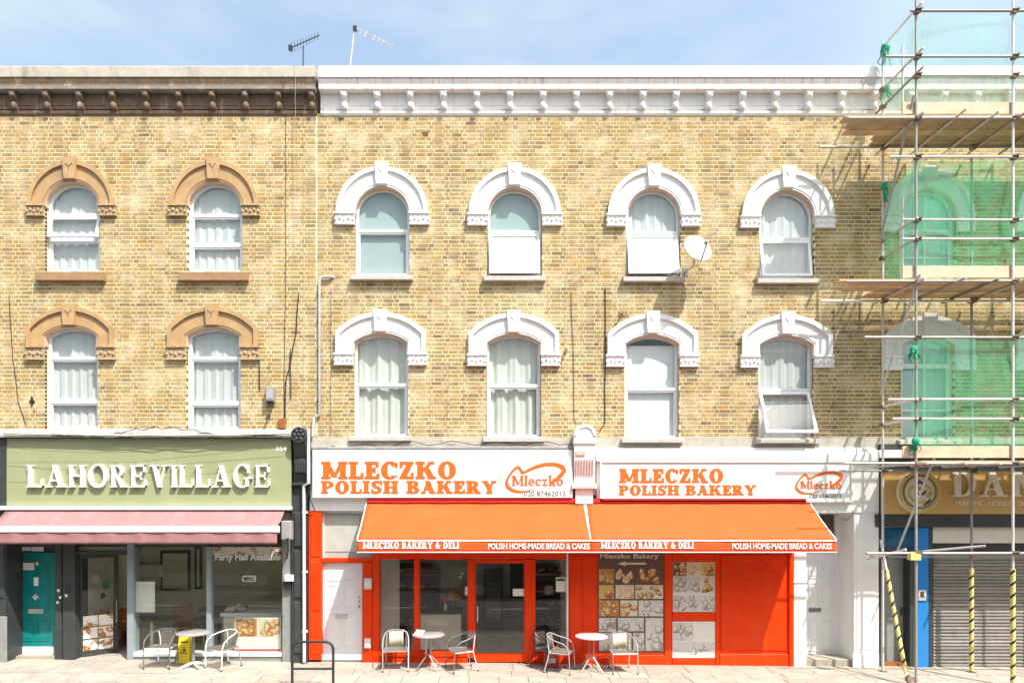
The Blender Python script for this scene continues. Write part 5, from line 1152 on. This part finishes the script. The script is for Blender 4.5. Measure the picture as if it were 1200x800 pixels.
rag((XI[0], YI - .06, PZ(58, YI)), .5, 1); rag((PX(1072, yl), yl - .03, PZ(517, yl)), .2, 2); rag((XI[0] + .05, YI - .05, PZ(105, YI)), .25, 3); rag((PX(1070, yl), yl - .02, PZ(410, yl)), .3, 4); rag((XI[0], YI - .05, PZ(220, YI)), .35, 6)

# ================================================================== wall fittings
dsh = empty('satellite_dish', (PX(803), 0, PZ(318))); tag(dsh, 'round grey satellite dish on a bracket beside an upstairs window', 'satellite dish')
cn = Vector((PX(818, -.55), -.55, PZ(291, -.55))); nrm = Vector((.20, -.88, .40)).normalized(); ua = nrm.cross(Vector((0, 0, 1))).normalized(); va = ua.cross(nrm)
vs = []; fs = []; rings = 7; seg = 28
for j in range(rings + 1):
    r_ = .335 * j / rings
    for k in range(seg):
        a = 2 * math.pi * k / seg; vs.append(cn + ua * (r_ * .94 * math.cos(a)) + va * (r_ * 1.05 * math.sin(a)) + nrm * (.075 * (j / rings) ** 2 - .075))
for j in range(rings):
    for k in range(seg): fs.append((j * seg + k, (j + 1) * seg + k, (j + 1) * seg + (k + 1) % seg, j * seg + (k + 1) % seg))
d_ = MB().add(vs, fs).build('reflector', M['dish'], dsh, smooth=True); d_.modifiers.new('thickness', 'SOLIDIFY').thickness = .008
bk = cn - nrm * .09; wl = Vector((PX(803), .0, PZ(319)))
MB().tube([bk, bk - nrm * .08, Vector((bk.x - .02, bk.y + .1, wl.z)), Vector((wl.x, -.1, wl.z)), wl], .018, 8).build('mount_arm', M['steel'], dsh)
MB().box(wl.x - .06, wl.x + .06, -.012, -.001, wl.z - .09, wl.z + .09).build('wall_plate', M['steel'], dsh)
foot = cn - va * .33; hd = cn + nrm * .36 - va * .14
MB().tube([foot, hd], .011, 6).build('feed_arm', M['black'], dsh); MB().tube([hd, hd - nrm * .09 + va * .03], .032, 10).build('receiver_head', M['parapet'], dsh)
def aerial(lab, base, top, b0, b1, n, el, m):
    o = empty('tv_aerial', base); tag(o, lab, 'aerial', 'television aerials on the parapet')
    MB().tube([base, top], .016, 8).build('mast', M[m], o); MB().tube([b0, b1], .012, 6).build('boom', M[m], o)
    b0, b1 = Vector(b0), Vector(b1); d = (b1 - b0).normalized(); side = Vector((0, 1, 0)) if m == 'black' else Vector((.25, .2, 1)).normalized(); side = (side - d * side.dot(d)).normalized()
    for k in range(n):
        p = b0 + (b1 - b0) * (k + .4) / n; MB().tube([p - side * el * (1 - .4 * k / n), p + side * el * (1 - .4 * k / n)], .006, 5).build('element', M[m], o)
    q = MB(); q.box(b0.x - .04, b0.x + .04, b0.y - .04, b0.y + .04, b0.z - .05, b0.z + .05); q.build('reflector_box', M['black'], o)
yy = .12
zpar = PZ(76.5, -.4) + .01
aerial('short black television aerial on the weathered parapet', (PX(355, yy), yy, zpar), (PX(355.5, yy), yy, PZ(54, yy)), (PX(342, yy), yy - .1, PZ(60, yy)), (PX(373, yy), yy + .1, PZ(38, yy)), 10, .16, 'black')
aerial('tall thin white television aerial drooping over the white parapet', (PX(408.5, yy), yy, zpar), (PX(415.5, yy), yy, PZ(32, yy)), (PX(416, yy), yy, PZ(34, yy)), (PX(462, yy), yy, PZ(55, yy)), 9, .09, 'galv')
# pipes, boxes and cables on the wall
dp = empty('drainpipe', (PX(374), -.03, PZ(492))); tag(dp, 'thin grey waste pipe with a hooked top running down between the two houses', 'pipe')
MB().tube([(PX(391, -.06), .03, PZ(325)), (PX(388, -.06), -.06, PZ(325)), (PX(378, -.06), -.06, PZ(325.5)), (PX(374.5, -.06), -.06, PZ(329)), (PX(374.5, -.06), -.06, PZ(486)), (PX(368, -.06), -.06, PZ(490)), (PX(366, -.1), -.1, PZ(512))], .032, 10).build('pipe', M['pvcpipe'], dp, smooth=True)
for p_ in (345, 378, 411, 444, 470): MB().box(PX(374.5) - .05, PX(374.5) + .05, -.055, .0, PZ(p_) - .015, PZ(p_) + .015).build('pipe_clip', M['black'], dp)
wpipe = empty('white_pipe', (PX(358, -.2), -.2, gz(-4))); tag(wpipe, 'white plastic pipe running down the black pier beside the bakery', 'pipe')
MB().tube([(PX(361.5, -.28), -.28, PZ(503, -.28)), (PX(361.5, -.28), -.28, PZ(566, -.28)), (PX(356, -.2), -.20, PZ(569, -.2)), (PX(356.5, -.2), -.20, gz(-4) + .05)], .034, 10).build('pipe', M['frame'], wpipe, smooth=True)
for p_ in (600, 670, 740): MB().box(PX(356.3, -.2) - .06, PX(356.3, -.2) + .06, -.17, -.101, PZ(p_, -.2) - .02, PZ(p_, -.2) + .02).build('pipe_clip', M['frame'], wpipe)
def cable(lab, pts, r=.011, m='cable', nm='cable'):
    P = []
    for i in range(len(pts) - 1):
        a, b = Vector(pts[i]), Vector(pts[i + 1]); k = max(2, int((b - a).length / .35))
        for q in range(k): P.append(a.lerp(b, q / k) + Vector((rnd.uniform(-.008, .008), 0, rnd.uniform(-.006, .006))))
    P.append(Vector(pts[-1])); o = MB().tube(P, r * .68, 6).build(nm, M[m], smooth=True); tag(o, lab, 'cable', 'cables on the house fronts')
wy = -.018
cable('thin black aerial cable falling from the sooty cornice to the restaurant ledge', [(PX(331, -.26), -.26, PZ(88, -.26)), (PX(335, -.12), -.13, PZ(131, -.12)), (PX(335), wy, PZ(140)), (PX(335), wy, PZ(300)), (PX(333), wy, PZ(500))], .007)
cable('thin grey cable dropping from the parapet end down the brick joint', [(PX(346, -.26), -.26, PZ(80, -.26)), (PX(346, -.26), -.262, PZ(103, -.26)), (PX(346, -.12), -.13, PZ(131, -.12)), (PX(345), wy, PZ(300))], .006, 'pvcpipe')
cable('thick slanting black cable above the small orange junction box', [(PX(350), wy, PZ(345)), (PX(347), wy, PZ(390)), (PX(341), wy, PZ(425)), (PX(335.5), wy, PZ(445)), (PX(334), wy, PZ(492))], .02)
cable('short black cable hanging below the slanting cable', [(PX(341), wy - .03, PZ(408)), (PX(341.5), wy - .02, PZ(467))], .016)
cable('black cable running down beside the buff arch of the VILLAGE window', [(PX(303.5), wy, PZ(408)), (PX(304.5), wy, PZ(430)), (PX(304.5), wy, PZ(457))], .018)
cable('thin wavy cable on the brick at the far end of the restaurant house', [(PX(11), wy, PZ(345)), (PX(16), wy, PZ(420)), (PX(22), wy, PZ(470)), (PX(31), wy, PZ(498))], .010)
cable('black cable falling beside the round-headed window with the satellite dish', [(PX(709.5), wy, PZ(338)), (PX(709), wy, PZ(420)), (PX(708.5), wy, PZ(496)), (PX(702), wy - .02, PZ(505))], .014)
cable('thin cable running down the brick between two low-arched windows', [(PX(669), wy, PZ(342)), (PX(672), wy, PZ(420)), (PX(673), wy, PZ(490)), (PX(676), wy, PZ(498))], .009)
cable('thin cable beside the grey waste pipe on the bakery house', [(PX(388), wy, PZ(335)), (PX(388), wy, PZ(510))], .005)
for (lab, a, b, sg_, yv) in (('wavy black cable bundle sagging along the restaurant ledge', 60, 335, .10, -.36), ('black cable looping over the olive sign ledge', 130, 250, -.14, -.30), ('thin cable lying along the restaurant ledge edge', 4, 340, .05, -.36)):
    pts = [(PX(a + (b - a) * k / 16, yv), yv, PZ(508.5, yv) - sg_ * math.sin(math.pi * k / 16) * (1 + .3 * math.sin(k * 2.1))) for k in range(17)]; cable(lab, pts, .012)
cable('thin wire sagging across the top of the olive sign', [(PX(7 + 334 * k / 14, -.42), -.42, PZ(524 + 6 * math.sin(math.pi * min(1, k / 9)) - (k > 8) * (k - 8) * 1.8, -.42)) for k in range(15)], .005)
cable('taut wire crossing in front of the sign word LAHORE', [(PX(7 + 300 * k / 12, -.44), -.44, PZ(541.5 + (0 if k < 6 else -(k - 6) * 2.6), -.44)) for k in range(13)], .005)
cable('tangled black cables along the broken plaster above the bakery sign', [(PX(388 + 282 * k / 20, -.1), -.1, PZ(519 + 2.5 * math.sin(k * 1.7) + (3 if k < 6 else 0), -.1)) for k in range(21)], .012)
cable('bundle of black cables hanging down beside the bakery sign edge', [(PX(364, -.22), -.22, PZ(515)), (PX(365, -.22), -.22, PZ(560)), (PX(363, -.2), -.2, PZ(585)), (PX(369, -.1), -.1, PZ(598))], .018)
cable('loose grey cable curling over the recessed white doorway', [(PX(985, -.06), -.06, PZ(606)), (PX(992, -.06), -.06, PZ(609)), (PX(998, -.06), -.06, PZ(604)), (PX(1000, -.06), -.06, PZ(598))], .010)
jb = part(None, 'junction_box', M['wood'], (326, 334, 490, 502, -.09, -.001), bev=.01); tag(jb, 'small orange brown junction box above the restaurant ledge', 'electrical box')
al = empty('security_lamp', (PX(316), -.05, PZ(470))); tag(al, 'square grey floodlight fixed to the brick above the number on the olive sign', 'lamp')
part(al, 'housing', M['steel'], (310.5, 321, 453, 470, -.16, -.04), bev=.02); part(al, 'lens', M['dish'], (312, 319.5, 455, 467, -.166, -.1605)); MB().tube([(PX(316), -.05, PZ(462)), (PX(316), .0, PZ(462))], .02).build('bracket', M['black'], al); part(al, 'sensor', M['black'], (313, 319, 470.5, 474, -.12, -.05))
for (a, c, lab) in ((316, 487, 'black iron stub in the brick below the grey floodlight'), (663, 411, 'rusty pipe end poking from the brick beside a white impost'), (726, 372, 'coiled rusty hook in the brick above a white arch'), (497, 157, 'dark broken brick hole high under the white cornice'), (38, 470, 'small black iron cross tie in the restaurant house wall')):
    o = empty('wall_hook', (PX(a), 0, PZ(c))); tag(o, lab, 'wall fitting', 'iron bits in the brickwork')
    if c == 157:
        q = MB(); q.prism([(PX(494), PZ(155)), (PX(502), PZ(154)), (PX(502), PZ(159)), (PX(497), PZ(160))], -.006, .002); q.build('broken_face', M['rust'], o); continue
    if c == 470:
        q = MB(); q.box(PX(37), PX(39), -.03, -.005, PZ(475), PZ(465)); q.box(PX(35), PX(41), -.028, -.006, PZ(471), PZ(469)); q.build('cross_tie', M['black'], o); continue
    q = MB(); q.tube([(PX(a), .01, PZ(c)), (PX(a), -.10, PZ(c)), (PX(a - 2), -.14, PZ(c + 5))], .028 if c != 372 else .014, 8)
    if c == 372: q.tube([(PX(a) + .05 * math.cos(k * .7), -.10 - .004 * k, PZ(c) + .05 * math.sin(k * .7)) for k in range(16)], .012, 6)
    q.build('stub', M['rust'] if a != 316 else M['black'], o)
wb = empty('wall_lantern', (PX(337, -.1), -.1, PZ(692))); tag(wb, 'small white alarm box with a black bracket on the grey restaurant post', 'alarm box')
part(wb, 'box', M['frame'], (333, 343.5, 673.5, 681, -.17, -.022), bev=.012); part(wb, 'bracket', M['black'], (331.5, 341, 681.3, 690, -.12, -.022))
hb_ = empty('awning_motor', (PX(336, -.4), -.3, PZ(628))); tag(hb_, 'grey awning end bracket with a dangling black crank strap on the pier', 'bracket')
part(hb_, 'bracket', M['steel'], (329, 341, 610, 632, -.42, -.24), bev=.02); MB().tube([(PX(337, -.42), -.43, PZ(630, -.42)), (PX(338, -.42), -.44, PZ(645, -.42)), (PX(336, -.42), -.43, PZ(655, -.42))], .03, 8, .015).build('strap', M['black'], hb_)

# ================================================================== street furniture
def ground_y(px, py):                                          # depth at which a pavement point shows at photo row py
    y = -.6
    for _ in range(20):
        x = PX(px, y); y = CAMY + F * (CAMZ - gz(x)) / (py - VY)
    return y
def bistro_chair(px, y, rz, lab):
    x = PX(px, y); t = empty('bistro_chair', (x, y, gz(x)), rz); tag(t, lab, 'chair', 'aluminium chairs outside the restaurant')
    k = dict(local=True, smooth=True); r = .0135
    loop = [(-.27, -.25, .012), (-.275, -.24, .44), (-.285, -.20, .58), (-.275, -.08, .665), (-.24, .10, .715), (-.17, .215, .745), (-.07, .265, .757), (.07, .265, .757), (.17, .215, .745), (.24, .10, .715), (.275, -.08, .665), (.285, -.20, .58), (.275, -.24, .44), (.27, -.25, .012)]
    MB().tube(loop, r, 8).build('arm_loop', M['alu'], t, **k)
    for s in (-1, 1): MB().tube([(s * .215, .29, .012), (s * .215, .21, .43)], r, 8).build('leg', M['alu'], t, **k)
    MB().tube([(-.26, -.23, .425), (.26, -.23, .425), (.22, .20, .425), (-.22, .20, .425), (-.26, -.23, .425)], .012, 8).build('seat_frame', M['alu'], t, **k)
    for zz in (.34,): MB().tube([(-.27, -.245, zz), (.27, -.245, zz)], .010, 6).build('stretcher', M['alu'], t, **k)
    for i in range(11):
        yy = -.215 + i * .04; hw = .245 - .045 * i / 10; MB().box(-hw, hw, yy, yy + .027, .432, .442).build('seat_slat', M['wicker'], t, local=True)
    for i in range(9):
        xx = -.13 + i * .0325; MB().tube([(xx * .85, .195, .44), (xx, .225, .58), (xx * 1.15, .255 - .3 * xx * xx, .745)], .0095, 5).build('back_slat', M['wicker'], t, **k)
    for s in (-1, 1): MB().tube([(s * .13, .195, .435), (s * .15, .225, .58), (s * .18, .215, .738)], .010, 6).build('back_rail', M['alu'], t, **k)
    for (a, b) in ((-.27, -.25), (.27, -.25), (-.215, .29), (.215, .29)): MB().lathe([(.019, 0), (.017, .03)], (a, b, 0), 8).build('foot_cap', M['black'], t, local=True)
bistro_chair(190, -.52, R(0), 'slatted aluminium chair in front of the restaurant facing straight out to the street')
bistro_chair(262, -.52, R(-32), 'slatted aluminium chair in front of the food menu poster turned towards the small table')
def pedestal_table(px, y, lab, style):
    x = PX(px, y); t = empty('cafe_table', (x, y, gz(x))); tag(t, lab, 'table', 'round tables on the pavement'); k = dict(local=True, smooth=True)
    MB().lathe([(.0, .715), (.335, .715), (.345, .722), (.345, .738), (.335, .745), (.0, .746)], (0, 0, 0), 32).build('table_top', M['tabletop'], t, **k)
    if style == 0:
        MB().lathe([(.033, .06), (.033, .70), (.09, .714)], (0, 0, 0), 14).build('column', M['alu'], t, **k)
        for q in range(4):
            a = R(45 + 90 * q); MB().tube([(0, 0, .10), (.15 * math.cos(a), .15 * math.sin(a), .07), (.29 * math.cos(a), .29 * math.sin(a), .022)], .03, 8, .02).build('foot', M['alu'], t, **k)
    else:
        for s in (-1, 1): MB().tube([(s * .05, 0, .30), (s * .05, 0, .714)], .014, 8).build('column', M['steel'], t, **k)
        MB().box(-.07, .07, -.03, .03, .27, .32).build('knuckle', M['steel'], t, local=True)
        for q in range(4):
            a = R(40 + 90 * q); MB().tube([(.04 * math.cos(a), .04 * math.sin(a), .30), (.22 * math.cos(a), .22 * math.sin(a), .12), (.33 * math.cos(a), .33 * math.sin(a), .012)], .014, 8).build('leg', M['steel'], t, **k)
    return x, y, gz(x) + .746
pedestal_table(226.5, -.55, 'small round aluminium table between the two slatted chairs', 0)
def terrace_chair(px, y, rz, lab, fab='beige', frame='steel', tilt=0.):
    x = PX(px, y); t = empty('terrace_chair', (x, y, gz(x)), rz); tag(t, lab, 'chair', 'tubular chairs outside the bakery'); k = dict(local=True, smooth=True); r = .0115
    for s in (-1, 1):
        MB().tube([(s * .265, -.27, .0125), (s * .268, -.25, .40), (s * .27, -.22, .56), (s * .268, -.12, .64), (s * .255, .06, .69), (s * .22, .19, .74), (s * .15, .25, .775), (0, .27, .785)], r, 8).build('arm_tube', M[frame], t, **k)
        MB().tube([(s * .22, .29, .0125), (s * .215, .18, .42), (s * .20, .23, .75)], r, 8).build('leg', M[frame], t, **k)
    MB().tube([(-.262, -.24, .42), (.262, -.24, .42)], .011, 6).build('front_rail', M[frame], t, **k); MB().tube([(-.215, .18, .42), (.215, .18, .42)], .011, 6).build('rear_rail', M[frame], t, **k)
    for s in (-1, 1): MB().tube([(s * .262, -.24, .42), (s * .215, .18, .42)], .011, 6).build('side_rail', M[frame], t, **k)
    q = MB(); q.add([(a, b, zz - .012 * math.cos(b * 6)) for zz in (.425, .433) for a, b in ((-.25, -.235), (.25, -.235), (.205, .18), (-.205, .18))], [(4, 5, 6, 7), (3, 2, 1, 0), (0, 1, 5, 4), (1, 2, 6, 5), (2, 3, 7, 6), (3, 0, 4, 7)]); q.build('seat', M['wicker'], t, local=True)
    q = MB(); n = 8; A = [(-.15 + .3 * i / n, .215 + .035 * math.cos((i / n - .5) * 3)) for i in range(n + 1)]
    vs = [(a, b - .04 * (zz < .5), zz) for zz in (.45, .755) for a, b in A]; q.add(vs, [(i, i + 1, n + 2 + i, n + 1 + i) for i in range(n)]); bo = q.build('backrest', M[fab], t, local=True, smooth=True); bo.modifiers.new('thickness', 'SOLIDIFY').thickness = .006
    for (a, b) in ((-.265, -.27), (.265, -.27), (-.22, .29), (.22, .29)): MB().lathe([(.018, 0), (.016, .03)], (a, b, 0), 8).build('foot_cap', M['black'], t, local=True)
terrace_chair(464, -.52, R(6), 'tubular chair with a beige back beside the flat door, facing the street')
terrace_chair(541, -.55, R(-68), 'tubular chair outside the glass bakery door turned side-on to its table', 'wicker')
terrace_chair(656, -.60, R(72), 'silver tubular chair side-on by the red panels beside the bakery door', 'wicker')
terrace_chair(641, -.33, R(40), 'dark tubular chair standing behind the silver one by the red crate', 'wicker', 'black')
terrace_chair(729, -.55, R(4), 'tubular chair with a beige back in front of the brown pastry poster', 'beige', 'steel')
tx, ty, tz = pedestal_table(502, -.50, 'round metal table outside the bakery window with a paper on it', 1)
o = MB().add([(tx - .30, ty - .1, tz + .002), (tx - .12, ty - .12, tz + .002), (tx - .08, ty + .1, tz + .05), (tx - .26, ty + .12, tz + .07), (tx - .30, ty - .1, tz + .006), (tx - .12, ty - .12, tz + .006), (tx - .08, ty + .1, tz + .054), (tx - .26, ty + .12, tz + .074)], [(4, 5, 6, 7), (3, 2, 1, 0), (0, 1, 5, 4), (1, 2, 6, 5), (2, 3, 7, 6), (3, 0, 4, 7)]).build('folded_paper', M['paper']); tag(o, 'folded white paper lying on the table outside the bakery window', 'paper')
pedestal_table(693, -.52, 'round metal table in front of the red panels by the bakery poster', 1)
cr_ = empty('crate', (PX(646, -.2), -.2, gz(1.3))); tag(cr_, 'red plastic crate with a white label behind the dark chair', 'crate')
x = PX(646, -.2); q = MB(); q.bev(x - .17, x + .17, -.30, -.06, gz(1.3) + .006, gz(1.3) + .42, .012); q.build('body', M['redcrate'], cr_); q = MB(); q.box(x - .10, x + .08, -.304, -.3005, gz(1.3) + .10, gz(1.3) + .2); q.build('label_sticker', M['paper'], cr_); q = MB(); q.strip([(x - .18, .36), (x - .18, .41), (x + .18, .41), (x + .18, .36)], [(x - .12, .375), (x - .12, .39), (x + .12, .39), (x + .12, .375)], -.315, -.3005, True); q.build('rim', M['redcrate'], cr_)
# wet floor sign
x, y = PX(217, -.14), -.14; ws = empty('wet_floor_sign', (x, y, gz(x))); tag(ws, 'yellow folding wet floor sign behind the small aluminium table', 'floor sign'); zg = gz(x) + .012
for s, nm in ((-1, 'front_leaf'), (1, 'rear_leaf')):
    q = MB(); q.T = lambda X_, Y_, Z_, s=s: (X_, y + s * (.012 + (zg + .60 - Z_) * .16) + Y_, Z_)
    q.prism([(x - .14, zg), (x + .14, zg), (x + .12, zg + .58), (x - .12, zg + .58)], -.006, .006); lf = q.build(nm, M['signyellow'], ws)
    if s == -1:
        q = MB(); q.T = lambda X_, Y_, Z_: (X_, y - (.012 + (zg + .60 - Z_) * .16) + Y_, Z_)
        q.strip([(x - .075, zg + .2), (x, zg + .36), (x + .075, zg + .2)], [(x - .055, zg + .212), (x, zg + .33), (x + .055, zg + .212)], -.009, -.0065, True); q.prism([(x - .012, zg + .225), (x + .014, zg + .225), (x + .03, zg + .28), (x - .002, zg + .30)], -.009, -.0065); q.box(x - .08, x + .08, -.009, -.0065, zg + .43, zg + .46); q.build('warning_mark', M['black'], ws)
MB().box(x - .12, x + .12, y - .02, y + .02, zg + .58, zg + .61).build('hinge', M['signyellow'], ws)
cv_ = sloped(MB(), PX(345, -1.75), PX(360, -1.75), -1.86, -1.72, .001, .007).build('inspection_cover', M['steel']); tag(cv_, 'small metal inspection cover in the paving behind the bicycle stand', 'inspection cover')
# bicycle stand
y = -2.05; hx0, hx1, zt = PX(342.5, y), PX(390.5, y), PZ(751.5, y); zg = gz(hx0)
bk = empty('bicycle_stand', ((hx0 + hx1) / 2, y, zg)); tag(bk, 'black steel hoop bicycle stand on the pavement edge', 'bicycle stand')
arc = lambda cx, cz, a0, a1: [(cx + .15 * math.cos(R(a0 + (a1 - a0) * i / 6)), y, cz + .15 * math.sin(R(a0 + (a1 - a0) * i / 6))) for i in range(7)]
MB().tube([(hx0, y, zg - .02)] + arc(hx0 + .15, zt - .15, 180, 90) + arc(hx1 - .15, zt - .15, 90, 0) + [(hx1, y, gz(hx1) - .02)], .026, 12).build('hoop', M['black'], bk, smooth=True)
MB().tube([(hx0 + .01, y, PZ(783, y)), (hx1 - .01, y, PZ(783, y))], .022, 10).build('crossbar', M['black'], bk, smooth=True)
for xx in (hx0, hx1): MB().lathe([(.07, 0), (.07, .006), (.03, .012)], (xx, y, gz(xx) + .004), 12).build('floor_flange', M['black'], bk)

# ================================================================== the other side of the street (seen in the glass)
YB = -16.7
for k, (xa, xb, hh, m, lab) in enumerate(((-24, -8.2, 9.5, 'oppbrick', 'three storey brown brick terrace facing the restaurant across the road'), (-8, 6, 8.6, 'parapet', 'pale rendered terrace facing the bakery across the road'), (6.2, 24, 10, 'oppbrick', 'taller brown brick terrace facing the scaffold across the road'))):
    o = empty('terrace_building', ((xa + xb) / 2, YB - 4, gz((xa + xb) / 2))); tag(o, lab, 'building')
    MB().box(xa, xb, YB - 8, YB, -.4, hh).build('wall', M[m], o)
    MB().box(xa, xb, YB - .3, YB + .25, hh + .001, hh + .35).build('cornice', M['cornice'], o)
    MB().box(xa + .3, xb - .3, YB + .001, YB + .2, 2.7, 3.5).build('fascia', M['signw'] if k == 1 else M['green'], o)
    nw = int((xb - xa) / 2.4)
    for i in range(nw):
        cx = xa + (i + .5) * (xb - xa) / nw
        for z0 in (4.4, 7.0): 
            wo_ = MB().box(cx - .5, cx + .5, YB + .001, YB + .06, z0, z0 + 1.6).build('window', M['frame'], o); MB().box(cx - .43, cx + .43, YB + .061, YB + .065, z0 + .07, z0 + 1.53).build('pane', M['oppdark'], wo_)
        wo_ = MB().box(cx - 1.05, cx + 1.05, YB + .001, YB + .06, .35, 2.65).build('shop_window', M['dark'], o); MB().box(cx - .97, cx + .97, YB + .061, YB + .065, .6, 2.57).build('pane', M['oppdark'], wo_)
def car(x, y, rz, lab):
    o = empty('parked_car', (x, y, gz(x) - .14), rz); tag(o, lab, 'car', 'cars across the road')
    def sec(prof, hw):
        mb = MB(); n = len(prof)
        for s in (-1, 1): pass
        vs = []; 
        for yy, inset in ((-hw, .06), (-hw * .9, 0), (hw * .9, 0), (hw, .06)): vs += [(px_ * (1 - inset * .12), yy, pz + (.0 if inset == 0 else (-.03 if pz > .7 else .03))) for px_, pz in prof]
        fs = [tuple(range(n)), tuple(range(4 * n - 1, 3 * n - 1, -1))]
        for j in range(3): fs += [(j * n + i, (j + 1) * n + i, (j + 1) * n + (i + 1) % n, j * n + (i + 1) % n) for i in range(n)]
        return mb.add(vs, fs)
    sec([(-2.05, .30), (-2.1, .55), (-2.0, .85), (-1.7, .95), (1.0, .95), (1.75, .86), (2.05, .65), (2.1, .35), (1.9, .25), (-1.9, .25)], .86).build('body', M['carpaint'], o, local=True, smooth=True)
    sec([(-1.85, .951), (-1.4, 1.40), (-.9, 1.50), (.0, 1.50), (.35, 1.42), (1.05, .951)], .72).build('cabin', M['oppdark'], o, local=True, smooth=True)
    MB().bev(-1.25, .15, -.62, .62, 1.475, 1.525, .02).build('roof', M['carpaint'], o, local=True)
    for a in (-1.3, 1.3):
        for b in (-.80, .80):
            q = MB(); q.T = lambda X_, Y_, Z_, a=a, b=b: (a + X_, b + Z_ - .09, .31 + Y_); q.lathe([(.0, 0), (.28, .0), (.31, .03), (.31, .16), (.28, .185), (.0, .185)], (0, 0, 0), 20); wv = q.build('wheel', M['rubber'], o, local=True, smooth=True)
            q = MB(); q.T = lambda X_, Y_, Z_, a=a, b=b: (a + X_, b + (.10 if b > 0 else -.10) + Z_, .31 + Y_); q.lathe([(.0, -.01), (.19, -.01), (.19, .01), (.0, .01)], (0, 0, 0), 16); q.build('rim', M['alu'], wv, local=True)
    for s in (-.6, .6): MB().box(1.98, 2.08, s - .15, s + .15, .62, .76).build('headlight', M['frame'], o, local=True); MB().box(-2.07, -2.0, s - .12, s + .12, .6, .8).build('tail_light', M['redcrate'], o, local=True)
car(-6.2, -10.6, 0, 'dark green car stopped across the road from the restaurant'); car(.9, -11.3, math.pi, 'dark green car parked across the road from the bakery door')
